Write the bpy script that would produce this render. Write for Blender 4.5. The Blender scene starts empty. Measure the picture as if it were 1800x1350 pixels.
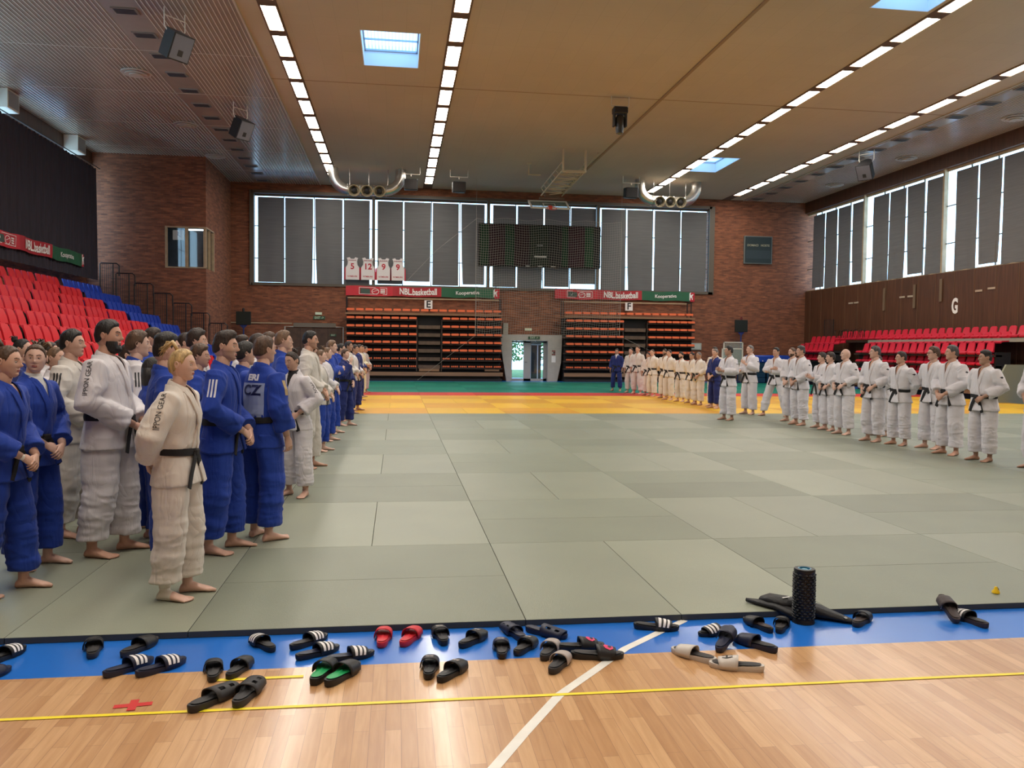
import bpy, bmesh, math, random
import numpy as np
from mathutils import Vector, Matrix
from mathutils.bvhtree import BVHTree
random.seed(7)
PI = math.pi
scene = bpy.context.scene
COL = scene.collection
# ------------------------------------------------------------------ camera
F_PX = 1448.4
YAW, PITCH, ROLL = math.radians(7.952), math.radians(-2.468), math.radians(0.636)
fw = Vector((math.sin(YAW)*math.cos(PITCH), math.cos(YAW)*math.cos(PITCH), math.sin(PITCH)))
rt = Vector((math.cos(YAW), -math.sin(YAW), 0)); up = rt.cross(fw)
r2 = rt*math.cos(ROLL)+up*math.sin(ROLL); u2 = up*math.cos(ROLL)-rt*math.sin(ROLL)
cam_data = bpy.data.cameras.new('camera'); cam = bpy.data.objects.new('camera', cam_data); COL.objects.link(cam)
cam_data.sensor_width = 36; cam_data.lens = F_PX/1800*36; cam_data.clip_start = .05; cam_data.clip_end = 400
m3 = Matrix((r2, u2, -fw)).transposed()
cam.matrix_world = Matrix.Translation((-0.796, -4.963, 1.714)) @ m3.to_4x4()
scene.camera = cam
# ------------------------------------------------------------------ world, exposure
world = bpy.data.worlds.new('world'); scene.world = world; world.use_nodes = True
wn = world.node_tree; bgn = wn.nodes['Background']
tc = wn.nodes.new('ShaderNodeTexCoord'); sp = wn.nodes.new('ShaderNodeSeparateXYZ'); rp = wn.nodes.new('ShaderNodeValToRGB')
wn.links.new(tc.outputs['Generated'], sp.inputs[0]); wn.links.new(sp.outputs['Z'], rp.inputs[0]); wn.links.new(rp.outputs[0], bgn.inputs['Color'])
rp.color_ramp.elements[0].position = 0.0; rp.color_ramp.elements[0].color = (.52, .80, 1, 1)
rp.color_ramp.elements[1].position = 0.7; rp.color_ramp.elements[1].color = (.34, .60, 1, 1)
WORLD_STRENGTH = 4.6
bgn.inputs['Strength'].default_value = WORLD_STRENGTH
vs = scene.view_settings
scene.display_settings.display_device = 'sRGB'
vs.view_transform = 'Standard'; vs.look = 'None'; vs.gamma = 1; vs.use_curve_mapping = False
vs.exposure = 0.0
LAMP_STRENGTH = 41.0
# ------------------------------------------------------------------ materials
MATS = {}
def mat(name, col, rough=.6, var=.0, vscale=4., bump=0., bscale=40., metal=0., spec=.5, emit=None, estr=0., trans=0., alpha=1., coat=0., sheen=0., stretch=(1, 1, 1), coord='Object', col2=None):
    if name in MATS: return MATS[name]
    m = bpy.data.materials.new(name); m.use_nodes = True; nt = m.node_tree; N = nt.nodes; L = nt.links
    b = N['Principled BSDF']
    b.inputs['Base Color'].default_value = (*col, 1); b.inputs['Roughness'].default_value = rough
    b.inputs['Metallic'].default_value = metal; b.inputs['Specular IOR Level'].default_value = spec
    b.inputs['Coat Weight'].default_value = coat; b.inputs['Coat Roughness'].default_value = .15
    b.inputs['Sheen Weight'].default_value = sheen
    b.inputs['Transmission Weight'].default_value = trans; b.inputs['Alpha'].default_value = alpha
    if emit: b.inputs['Emission Color'].default_value = (*emit, 1); b.inputs['Emission Strength'].default_value = estr
    if var or bump or col2:
        t = N.new('ShaderNodeTexCoord'); mp = N.new('ShaderNodeMapping'); mp.inputs['Scale'].default_value = stretch
        L.new(t.outputs[coord], mp.inputs[0])
    if var or col2:
        n = N.new('ShaderNodeTexNoise'); n.inputs['Scale'].default_value = vscale; n.inputs['Detail'].default_value = 4
        L.new(mp.outputs[0], n.inputs['Vector'])
        r = N.new('ShaderNodeValToRGB'); L.new(n.outputs['Fac'], r.inputs[0])
        c2 = col2 or tuple(min(1, c*(1+var)) for c in col); c1 = col if col2 else tuple(c*(1-var) for c in col)
        r.color_ramp.elements[0].position = .35; r.color_ramp.elements[1].position = .65
        r.color_ramp.elements[0].color = (*c1, 1); r.color_ramp.elements[1].color = (*c2, 1)
        L.new(r.outputs[0], b.inputs['Base Color'])
    if bump:
        n2 = N.new('ShaderNodeTexNoise'); n2.inputs['Scale'].default_value = bscale; n2.inputs['Detail'].default_value = 3
        L.new(mp.outputs[0], n2.inputs['Vector'])
        bp = N.new('ShaderNodeBump'); bp.inputs['Strength'].default_value = bump; bp.inputs['Distance'].default_value = .01
        L.new(n2.outputs['Fac'], bp.inputs['Height']); L.new(bp.outputs[0], b.inputs['Normal'])
    MATS[name] = m; return m
def nodes_of(m): return m.node_tree.nodes, m.node_tree.links, m.node_tree.nodes['Principled BSDF']
def brick_mat(name, axis):
    m = mat(name, (.25, .09, .04), .85); N, L, b = nodes_of(m)
    g = N.new('ShaderNodeNewGeometry'); s = N.new('ShaderNodeSeparateXYZ'); c = N.new('ShaderNodeCombineXYZ')
    L.new(g.outputs['Position'], s.inputs[0]); L.new(s.outputs[axis], c.inputs['X']); L.new(s.outputs['Z'], c.inputs['Y'])
    br = N.new('ShaderNodeTexBrick'); L.new(c.outputs[0], br.inputs['Vector'])
    br.inputs['Scale'].default_value = 1; br.inputs['Brick Width'].default_value = .26; br.inputs['Row Height'].default_value = .068
    br.inputs['Mortar Size'].default_value = .007; br.inputs['Mortar Smooth'].default_value = .3
    br.inputs['Color1'].default_value = (.27, .10, .048, 1); br.inputs['Color2'].default_value = (.15, .052, .028, 1); br.inputs['Mortar'].default_value = (.16, .10, .065, 1)
    br.inputs['Bias'].default_value = -.1
    n = N.new('ShaderNodeTexNoise'); mp = N.new('ShaderNodeMapping'); mp.inputs['Scale'].default_value = (1.6, 9, 1)
    L.new(c.outputs[0], mp.inputs[0]); L.new(mp.outputs[0], n.inputs['Vector']); n.inputs['Scale'].default_value = 1; n.inputs['Detail'].default_value = 5
    r = N.new('ShaderNodeValToRGB'); L.new(n.outputs['Fac'], r.inputs[0])
    r.color_ramp.elements[0].position = .3; r.color_ramp.elements[0].color = (.66, .6, .6, 1)
    r.color_ramp.elements[1].position = .7; r.color_ramp.elements[1].color = (1.3, 1.18, 1.1, 1)
    mx = N.new('ShaderNodeMixRGB'); mx.blend_type = 'MULTIPLY'; mx.inputs[0].default_value = 1
    L.new(br.outputs['Color'], mx.inputs[1]); L.new(r.outputs[0], mx.inputs[2]); L.new(mx.outputs[0], b.inputs['Base Color'])
    bp = N.new('ShaderNodeBump'); bp.inputs['Strength'].default_value = .6; bp.inputs['Distance'].default_value = .01; bp.invert = True
    L.new(br.outputs['Fac'], bp.inputs['Height']); L.new(bp.outputs[0], b.inputs['Normal'])
    return m
def plank_mat(name, c1, c2, c3, w, h, rough, coat, axis_u='Y', axis_v='X', grain=1.):
    m = mat(name, c1, rough, coat=coat); N, L, b = nodes_of(m)
    g = N.new('ShaderNodeNewGeometry'); s = N.new('ShaderNodeSeparateXYZ'); c = N.new('ShaderNodeCombineXYZ')
    L.new(g.outputs['Position'], s.inputs[0]); L.new(s.outputs[axis_u], c.inputs['X']); L.new(s.outputs[axis_v], c.inputs['Y'])
    br = N.new('ShaderNodeTexBrick'); L.new(c.outputs[0], br.inputs['Vector'])
    br.inputs['Scale'].default_value = 1; br.inputs['Brick Width'].default_value = w; br.inputs['Row Height'].default_value = h
    br.inputs['Mortar Size'].default_value = .0009; br.offset = .37; br.offset_frequency = 2; br.inputs['Bias'].default_value = 0
    br.inputs['Color1'].default_value = (*c1, 1); br.inputs['Color2'].default_value = (*c2, 1); br.inputs['Mortar'].default_value = (*c3, 1)
    n = N.new('ShaderNodeTexNoise'); mp = N.new('ShaderNodeMapping'); mp.inputs['Scale'].default_value = (3, 40, 1)
    L.new(c.outputs[0], mp.inputs[0]); L.new(mp.outputs[0], n.inputs['Vector']); n.inputs['Scale'].default_value = 1; n.inputs['Detail'].default_value = 6; n.inputs['Distortion'].default_value = .6
    r = N.new('ShaderNodeValToRGB'); L.new(n.outputs['Fac'], r.inputs[0]); d = .12*grain
    r.color_ramp.elements[0].position = .3; r.color_ramp.elements[0].color = (1-d*1.2, 1-d*1.7, 1-d*2.2, 1)
    r.color_ramp.elements[1].position = .7; r.color_ramp.elements[1].color = (1+d*.3, 1+d*.3, 1+d*.3, 1)
    mx = N.new('ShaderNodeMixRGB'); mx.blend_type = 'MULTIPLY'; mx.inputs[0].default_value = 1
    L.new(br.outputs['Color'], mx.inputs[1]); L.new(r.outputs[0], mx.inputs[2]); L.new(mx.outputs[0], b.inputs['Base Color'])
    return m
# ------------------------------------------------------------------ mesh helpers
class MB:
    def __init__(s): s.v = []; s.f = []; s.m = []
    def add(s, vs, fs, mi=0):
        o = len(s.v); s.v.extend([tuple(map(float, p)) for p in vs]); s.f.extend([tuple(i+o for i in f) for f in fs]); s.m.extend([mi]*len(fs)); return s
    def box(s, x0, x1, y0, y1, z0, z1, mi=0, M=None):
        vs = [Vector((x, y, z)) for z in (z0, z1) for y in (y0, y1) for x in (x0, x1)]
        if M is not None: vs = [M @ v for v in vs]
        return s.add(vs, [(0, 2, 3, 1), (4, 5, 7, 6), (0, 1, 5, 4), (2, 6, 7, 3), (0, 4, 6, 2), (1, 3, 7, 5)], mi)
    def bbox(s, x0, x1, y0, y1, z0, z1, b=.01, mi=0, M=None):   # box with chamfered edges
        n = 0; vs = []; idx = {}
        for sx in (0, 1):
            for sy in (0, 1):
                for sz in (0, 1):
                    X = (x0, x1)[sx]; Y = (y0, y1)[sy]; Z = (z0, z1)[sz]
                    dx, dy, dz = b*(1-2*sx), b*(1-2*sy), b*(1-2*sz)
                    idx[sx, sy, sz] = len(vs); vs += [Vector((X, Y+dy, Z+dz)), Vector((X+dx, Y, Z+dz)), Vector((X+dx, Y+dy, Z))]
        if M is not None: vs = [M @ v for v in vs]
        F = []
        q = lambda *a: F.append(tuple(idx[k]+j for k, j in a))
        for sx in (0, 1): q(*[((sx, a, c), 0) for a, c in ((0, 0), (1, 0), (1, 1), (0, 1))])
        for sy in (0, 1): q(*[((a, sy, c), 1) for a, c in ((0, 0), (1, 0), (1, 1), (0, 1))])
        for sz in (0, 1): q(*[((a, c, sz), 2) for a, c in ((0, 0), (1, 0), (1, 1), (0, 1))])
        for a in (0, 1):
            for c in (0, 1):
                q(((a, c, 0), 0), ((a, c, 1), 0), ((a, c, 1), 1), ((a, c, 0), 1))
                q(((a, 0, c), 0), ((a, 1, c), 0), ((a, 1, c), 2), ((a, 0, c), 2))
                q(((0, a, c), 1), ((1, a, c), 1), ((1, a, c), 2), ((0, a, c), 2))
        for k in idx: F.append((idx[k], idx[k]+1, idx[k]+2))
        return s.add(vs, F, mi)
    def loft(s, rings, mi=0, cap=True, closed=True):
        n = len(rings[0]); vs = [p for r in rings for p in r]; F = []
        for i in range(len(rings)-1):
            for j in range(n if closed else n-1):
                k = (j+1) % n; F.append((i*n+j, i*n+k, (i+1)*n+k, (i+1)*n+j))
        if cap and closed: F.append(tuple(range(n-1, -1, -1))); F.append(tuple(range((len(rings)-1)*n, len(rings)*n)))
        return s.add(vs, F, mi)
    def tube(s, pts, r, n=8, mi=0, cap=True, flat=None):
        pts = [Vector(p) for p in pts]; rs = r if hasattr(r, '__len__') else [r]*len(pts); rings = []
        prev = None
        for i, p in enumerate(pts):
            d = (pts[min(i+1, len(pts)-1)]-pts[max(i-1, 0)]).normalized()
            if prev is None:
                a = Vector((0, 0, 1)) if abs(d.z) < .9 else Vector((1, 0, 0)); u = d.cross(a).normalized()
            else: u = (prev-d*prev.dot(d)).normalized()
            prev = u; w = d.cross(u)
            rr = rs[i]; rx, ry = rr if hasattr(rr, '__len__') else (rr, rr)
            rings.append([p+u*rx*math.cos(2*PI*k/n)+w*ry*math.sin(2*PI*k/n) for k in range(n)])
        return s.loft(rings, mi, cap)
    def lathe(s, prof, n=24, mi=0, M=None, cap=True):
        rings = [[Vector((r*math.cos(2*PI*k/n), r*math.sin(2*PI*k/n), z)) for k in range(n)] for r, z in prof]
        if M is not None: rings = [[M @ p for p in r] for r in rings]
        return s.loft(rings, mi, cap)
    def prism(s, poly, thick, M, mi=0):   # 2D polygon (local x,y) extruded along local z
        n = len(poly); vs = [M @ Vector((x, y, z)) for z in (0, thick) for x, y in poly]
        F = [tuple(range(n-1, -1, -1)), tuple(range(n, 2*n))]+[(i, (i+1) % n, n+(i+1) % n, n+i) for i in range(n)]
        return s.add(vs, F, mi)
    def ball(s, c, r, n=10, mi=0):
        rx, ry, rz = r if hasattr(r, '__len__') else (r, r, r); c = Vector(c)
        rings = []
        for i in range(n//2+1):
            a = -PI/2+PI*i/(n//2); a = max(min(a, PI/2-.02), -PI/2+.02)
            rings.append([c+Vector((rx*math.cos(a)*math.cos(2*PI*k/n), ry*math.cos(a)*math.sin(2*PI*k/n), rz*math.sin(a))) for k in range(n)])
        return s.loft(rings, mi)
    def mesh(s, name, mats, smooth=0.):
        me = bpy.data.meshes.new(name); me.from_pydata(s.v, [], s.f)
        for m in (mats if isinstance(mats, (list, tuple)) else [mats]): me.materials.append(m)
        me.polygons.foreach_set('material_index', s.m)
        bm = bmesh.new(); bm.from_mesh(me); bmesh.ops.recalc_face_normals(bm, faces=bm.faces); bm.to_mesh(me); bm.free()
        if smooth:
            me.shade_smooth()
            if smooth < 3: me.set_sharp_from_angle(angle=smooth)
        me.update(); return me
def link(name, me, parent=None, loc=(0, 0, 0), rot=(0, 0, 0)):
    o = bpy.data.objects.new(name, me); COL.objects.link(o); o.location = loc; o.rotation_euler = rot
    if parent: o.parent = parent
    return o
def obj(name, mb, mats, parent=None, smooth=0., loc=(0, 0, 0), rot=(0, 0, 0)):
    return link(name, mb.mesh(name, mats, smooth), parent, loc, rot)
def tag(o, label=None, cat=None, group=None, kind=None):
    if label: o['label'] = label
    if cat: o['category'] = cat
    if group: o['group'] = group
    if kind: o['kind'] = kind
    return o
def empty(name, label, cat, loc=(0, 0, 0), rz=0, group=None):
    o = link(name, None, None, loc, (0, 0, rz)); o.empty_display_size = .1
    return tag(o, label, cat, group)
def struct(name, mb, mats, smooth=0.): return tag(obj(name, mb, mats, None, smooth), kind='structure')
def dup(root, loc, rz=None, label=None, group=None):
    r = root.copy(); COL.objects.link(r); r.location = loc
    if rz is not None: r.rotation_euler = (0, 0, rz)
    if label: r['label'] = label
    if group: r['group'] = group
    for ch in list(root.children):
        c = ch.copy(); COL.objects.link(c); c.parent = r
        for g in list(ch.children):
            d = g.copy(); COL.objects.link(d); d.parent = c
    return r
def rotm(v, ax): return Matrix.Rotation(v, 4, ax)
def text_mb(txt, size, depth=.0, bold=0., align='CENTER', sx=1.):
    cu = bpy.data.curves.new('t', 'FONT'); cu.body = txt; cu.size = size; cu.align_x = align; cu.align_y = 'CENTER'
    cu.extrude = depth; cu.offset = bold; cu.resolution_u = 3; cu.space_character = 1.0
    o = bpy.data.objects.new('t', cu); COL.objects.link(o)
    dg = bpy.context.evaluated_depsgraph_get(); me = bpy.data.meshes.new_from_object(o.evaluated_get(dg))
    vs = [(v.co.x*sx, v.co.y, v.co.z) for v in me.vertices]; fs = [tuple(p.vertices) for p in me.polygons]
    bpy.data.objects.remove(o); bpy.data.curves.remove(cu); bpy.data.meshes.remove(me)
    mb = MB(); mb.add(vs, fs); return mb
def text(name, txt, size, M, m, parent=None, depth=.004, bold=0., sx=1., align='CENTER'):
    t = text_mb(txt, size, depth, bold, align, sx); t.v = [tuple(M @ Vector(p)) for p in t.v]
    return obj(name, t, m, parent)
# text facing -Y (on the back wall), readable from the hall
def MBACK(x, y, z): return Matrix.Translation((x, y, z)) @ rotm(PI/2, 'X')
# ------------------------------------------------------------------ hall shell
XL, XC, XR, YB, YBOX, ZC = -14.0, -9.25, 22.0, 39.0, 33.5, 10.07
YF = -12.0
brickX = brick_mat('brick_face', 'X'); brickY = brick_mat('brick_side', 'Y')
wood_floor = plank_mat('parquet', (.66, .40, .20), (.50, .27, .12), (.3, .16, .08), .55, .07, .32, .25)
blue_paint = mat('blue_floor_paint', (.015, .16, .62), .28, var=.04, vscale=1, coat=.3)
white_paint = mat('white_floor_paint', (.82, .8, .74), .4, var=.05, vscale=8)
cream = mat('ceiling_cream', (.50, .41, .30), .75, var=.05, vscale=.25)
N, L, b = nodes_of(cream)
g = N.new('ShaderNodeNewGeometry'); br = N.new('ShaderNodeTexBrick'); L.new(g.outputs['Position'], br.inputs['Vector'])
br.inputs['Scale'].default_value = 1; br.inputs['Brick Width'].default_value = .6; br.inputs['Row Height'].default_value = 1.2; br.offset = 0
br.inputs['Mortar Size'].default_value = .008; br.inputs['Color1'].default_value = (1, 1, 1, 1); br.inputs['Color2'].default_value = (.965, .965, .965, 1); br.inputs['Mortar'].default_value = (.9, .9, .9, 1)
mx = N.new('ShaderNodeMixRGB'); mx.blend_type = 'MULTIPLY'; mx.inputs[0].default_value = 1
src = b.inputs['Base Color'].links[0].from_socket; L.new(src, mx.inputs[1]); L.new(br.outputs['Color'], mx.inputs[2]); L.new(mx.outputs[0], b.inputs['Base Color'])
dark_gap = mat('dark_gap', (.05, .035, .03), .9)
seam = mat('ceiling_seam', (.3, .2, .12), .9)
metal_slat = mat('ceiling_slat_metal', (.44, .37, .31), .22, metal=.35, var=.06, vscale=1); slat_rib = mat('ceiling_slat_rib', (.62, .54, .45), .35)
white_plaster = mat('shaft_white', (.75, .8, .85), .7)
brown_panel = mat('brown_wood_panel', (.085, .035, .018), .42, var=.25, vscale=1.5, stretch=(6, 6, .5))
frame_brown = mat('window_frame', (.10, .08, .06), .6)
frame_tan = mat('tan_frame', (.38, .28, .17), .6, var=.1)
black = mat('black_plastic', (.012, .012, .014), .45)
black_metal = mat('black_metal', (.015, .012, .012), .4, metal=.3)
white_metal = mat('white_metal', (.7, .66, .58), .4)
steel = mat('galvanised_steel', (.55, .53, .5), .28, metal=.9, var=.1, vscale=6)
grey_plastic = mat('grey_plastic', (.3, .3, .3), .5)
glass = mat('window_glass', (.92, .97, 1), .02, trans=1., spec=.3)
# floor: wood, with the painted blue out-of-bounds band
mb = MB()
for y0, y1, mi in ((YF, -.52, 0), (-.52, 2, 1), (2, YB, 1)): mb.add([(XL-1, y0, 0), (XR+1, y0, 0), (XR+1, y1, 0), (XL-1, y1, 0)], [(0, 1, 2, 3)], mi)
struct('floor', mb, [wood_floor, blue_paint])
# painted white arc line
mb = MB(); cpts = [(1.02, .0), (.95, -.06), (.51, -.44), (.28, -.71), (.01, -1.02), (-.23, -1.41), (-.40, -1.70), (-.60, -2.15), (-.76, -2.7), (-.86, -3.3)]
pts = [Vector((x, y, 0)) for x, y in cpts]; Lv, Rv = [], []
for i, p in enumerate(pts):
    d = (pts[min(i+1, len(pts)-1)]-pts[max(i-1, 0)]).normalized(); n = Vector((-d.y, d.x, 0))*.025; Lv.append(p+n); Rv.append(p-n)
vs = []
for a, c in zip(Lv, Rv): vs += [(a.x, a.y, .0015), (c.x, c.y, .0015)]
mb.add(vs, [(2*i, 2*i+1, 2*i+3, 2*i+2) for i in range(len(pts)-1)]); struct('trim_1', mb, white_paint)
# back wall with window opening
WX0, WX1, WZ0, WZ1 = -8.17, 16.25, 4.95, 9.55
DX0, DX1, DZ = 5.12, 7.15, 2.15
mb = MB(); T = .4
mb.box(XC, WX0, YB, YB+T, 0, ZC+.2); mb.box(WX1, XR+.6, YB, YB+T, 0, ZC+.2)
mb.box(WX0, WX1, YB, YB+T, WZ1, ZC+.2)
mb.box(WX0, DX0, YB, YB+T, 0, WZ0); mb.box(DX1, WX1, YB, YB+T, 0, WZ0); mb.box(DX0, DX1, YB, YB+T, DZ, WZ0)
struct('wall_back', mb, brickX)
# projecting brick block at the left end, with a corner window opening
mb = MB()
BW0, BW1, BZ0, BZ1, BWY = -10.95, -9.25, 5.12, 6.96, 35.1
mb.box(XL-1, BW0, YBOX, YBOX+.3, 0, ZC+.2); mb.box(BW0, XC, YBOX, YBOX+.3, 0, BZ0); mb.box(BW0, XC, YBOX, YBOX+.3, BZ1, ZC+.2)
mb2 = MB()
mb2.box(XC-.3, XC, YBOX+.3, YB+.4, 0, BZ0); mb2.box(XC-.3, XC, YBOX+.3, YB+.4, BZ1, ZC+.2); mb2.box(XC-.3, XC, BWY, YB+.4, BZ0, BZ1)
struct('wall_corner', mb, brickX)
struct('wall_alcove', mb2, brickY)
# booth interior behind the corner window
mb = MB(); mb.box(-13, -9.6, 36.6, 36.7, BZ0-.6, BZ1+.6, 0); mb.box(-13, -9.3, YBOX+.3, 36.6, BZ0-.7, BZ0-.6, 0); mb.box(-13, -12.9, YBOX+.3, 36.6, BZ0-.6, BZ1+.6, 0); mb.box(-13, -9.56, YBOX+.31, 36.6, BZ1+.3, BZ1+.4, 0)
struct('wall_booth', mb, mat('booth_wall', (.16, .2, .24), .8, var=.1))
f = tag(empty('window_1', None, None), kind='structure')
if 'label' in f: del f['label']
mb = MB()
for x0, x1 in ((-10.99, -10.9), (-10.14, -10.02), (-9.36, -9.25)): mb.box(x0, x1, YBOX-.03, YBOX+.12, BZ0, BZ1)
mb.box(BW0, XC, YBOX-.02, YBOX+.12, BZ1-.06, BZ1); mb.box(BW0, XC, YBOX-.02, YBOX+.12, BZ0, BZ0+.06)
mb.box(XC-.1, XC+.02, BWY-.1, BWY, BZ0, BZ1); mb.box(XC-.1, XC+.02, YBOX+.7, YBOX+.78, BZ0, BZ1); mb.box(XC-.1, XC+.02, YBOX, BWY, BZ1-.06, BZ1)
obj('window_frame', mb, frame_tan, f)
mb = MB(); mb.box(-10.9, -9.36, YBOX+.04, YBOX+.05, BZ0+.06, BZ1-.06); mb.box(XC-.06, XC-.05, YBOX+.1, BWY-.1, BZ0, BZ1-.06); obj('window_glass', mb, glass, f)
ck = empty('wall_clock', 'square white clock hanging inside the dark corner window booth', 'clock', (-10.52, YBOX+.38, 6.62))
mb = MB(); mb.bbox(-.24, .24, -.03, .03, -.22, .22, .02); obj('clock_face', mb, mat('clock_white', (.8, .8, .76), .5, emit=(.8, .8, .76), estr=.06), ck)
mb = MB(); mb.box(-.012, .012, -.045, -.035, -.02, .14); mb.box(-.012, .012, -.045, -.035, -.02, .1, M=Matrix.Translation((0, 0, 0)) @ rotm(2.2, 'Y')); obj('hand', mb, black, ck)
tb = empty('booth_light', 'lit fluorescent tube on the ceiling inside the corner booth', 'light', (-9.9, 35.6, 7.1)); mb = MB(); mb.box(-.7, .5, -.05, .05, -.03, .03); obj('tube', mb, mat('tube_glow', (1, 1, 1), emit=(.8, .93, 1), estr=4), tb)
# right wall
mb = MB(); mb.box(XR, XR+.4, YF, YB+.4, 0, 5.1)
WYs = [39.0, 33.2, 27.2, 21.2, 15.2, 9.2]
struct('wall_right', mb, brown_panel)
mb = MB(); mb.box(XR-.12, XR+.4, YF, YB, 9.45, ZC+.2); mb.box(XR, XR+.4, YF, 9.2, 5.1, 9.45); struct('trim_2', mb, brown_panel)
mb = MB()
for k in range(26): mb.box(XR-.012, XR, YB-.6-k*1.2-.012, YB-.6-k*1.2+.012, 0, 5.1)
struct('trim_3', mb, mat('panel_joint', (.14, .075, .04), .5))
# left wall
mb = MB(); mb.box(XL-.5, XL-.3, YF, YBOX+.3, 0, 4.7); mb.box(XL-.5, XL-.1, YF, YBOX+.3, 9.42, ZC+.2); mb.box(XL-.6, XL-.3, YF, 12, 4.7, 9.5); struct('wall_left', mb, brickY)
mb = MB(); mb.box(XL-1, XR+1, YF-.2, YF, 0, ZC); struct('wall_front', mb, mat('front_wall', (.42, .33, .24), .8, var=.1))
# ceilings
SK = [(-1.83, -.2, 17.5, 20.28), (10.5, 12.05, 11.3, 14.03), (12.5, 13.95, 29.5, 32.4)]
xs = sorted({-4.75, 18.2, *[v for s_ in SK for v in s_[:2]]}); ys = sorted({YF, YB, *[v for s_ in SK for v in s_[2:]]})
mb = MB()
for i in range(len(xs)-1):
    for j in range(len(ys)-1):
        cx_, cy_ = (xs[i]+xs[i+1])/2, (ys[j]+ys[j+1])/2
        if any(s_[0] < cx_ < s_[1] and s_[2] < cy_ < s_[3] for s_ in SK): continue
        mb.box(xs[i], xs[i+1], ys[j], ys[j+1], ZC, ZC+.12)
struct('ceiling', mb, cream)
mb = MB(); mb.box(-4.75, 18.2, 21.98, 22.03, ZC-.004, ZC+.001); mb.box(7.82, 7.92, 6, YB, ZC-.03, ZC+.001); mb.box(-4.75, 18.2, 9.98, 10.03, ZC-.004, ZC+.001); struct('trim_4', mb, seam)
def corrug(name, x0, x1, skip):
    mb = MB(); p = .125; x = x0; prof = []
    while x < x1-1e-6:
        if skip[0] <= x < skip[1]: prof += [(x, ZC-.02)]; x = skip[1]; prof += [(x, ZC-.02)]; continue
        prof += [(x, ZC-.012), (x+.010, ZC-.026), (x+.030, ZC-.028), (x+.038, ZC-.012)]; x += p
    prof.append((x1, ZC))
    vs = []
    for xx, zz in prof: vs += [(xx, YF, zz), (xx, YB, zz)]
    mb.add(vs, [(2*i, 2*i+1, 2*i+3, 2*i+2) for i in range(len(prof)-1)]); mb.m = [1 if prof[i][1] < ZC-.0255 and prof[i+1][1] < ZC-.0255 else 0 for i in range(len(prof)-1)]
    struct(name, mb, [metal_slat, slat_rib])
corrug('ceiling_left', XL-.5, -4.75, (-8.0, -7.15)); corrug('ceiling_right', 18.2, XR+.1, (18.35, 19.0))
mb = MB()
for k in range(8): mb.box(XL-.4, -4.75, 8.02+k*4-.004, 8.02+k*4+.004, ZC-.0285, ZC-.02)
for a in (-4.79,): mb.box(a, a+.05, YF, YB, ZC-.04, ZC)
mb.box(18.18, 18.22, YF, YB, ZC-.04, ZC); struct('trim_5', mb, mat('ceiling_edge', (.5, .45, .38), .4))
mb = MB()
mb.box(XL-.6, XR+.5, YF, YB+.3, ZC+1.0, ZC+1.1)   # roof slab with the skylight holes
roof = MB()
xs2 = sorted({XL-.6, XR+.5, *[v for s_ in SK for v in s_[:2]]}); ys2 = sorted({YF-.3, YB+.5, *[v for s_ in SK for v in s_[2:]]})
for i in range(len(xs2)-1):
    for j in range(len(ys2)-1):
        cx_, cy_ = (xs2[i]+xs2[i+1])/2, (ys2[j]+ys2[j+1])/2
        if any(s_[0] < cx_ < s_[1] and s_[2] < cy_ < s_[3] for s_ in SK): continue
        roof.box(xs2[i], xs2[i+1], ys2[j], ys2[j+1], ZC+.5, ZC+.6)
struct('ceiling_slab', roof, dark_gap)
sky_panel = bpy.data.materials.new('skylight_panel'); sky_panel.use_nodes = True
N = sky_panel.node_tree.nodes; L = sky_panel.node_tree.links; N.remove(N['Principled BSDF'])
tr = N.new('ShaderNodeBsdfTranslucent'); gl = N.new('ShaderNodeBsdfTransparent'); mxs = N.new('ShaderNodeMixShader'); mxs.inputs[0].default_value = .35
tcx = N.new('ShaderNodeTexCoord'); wv = N.new('ShaderNodeTexWave'); wv.inputs['Scale'].default_value = 3.2; wv.bands_direction = 'X'; L.new(tcx.outputs['Object'], wv.inputs[0])
r_ = N.new('ShaderNodeValToRGB'); L.new(wv.outputs['Fac'], r_.inputs[0]); r_.color_ramp.elements[0].color = (.45, .62, .8, 1); r_.color_ramp.elements[1].color = (.8, .92, 1, 1)
r_.color_ramp.elements[0].position = .1; r_.color_ramp.elements[1].position = .4
L.new(r_.outputs[0], tr.inputs[0]); L.new(r_.outputs[0], gl.inputs[0]); L.new(tr.outputs[0], mxs.inputs[1]); L.new(gl.outputs[0], mxs.inputs[2]); L.new(mxs.outputs[0], N['Material Output'].inputs[0])
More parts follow.
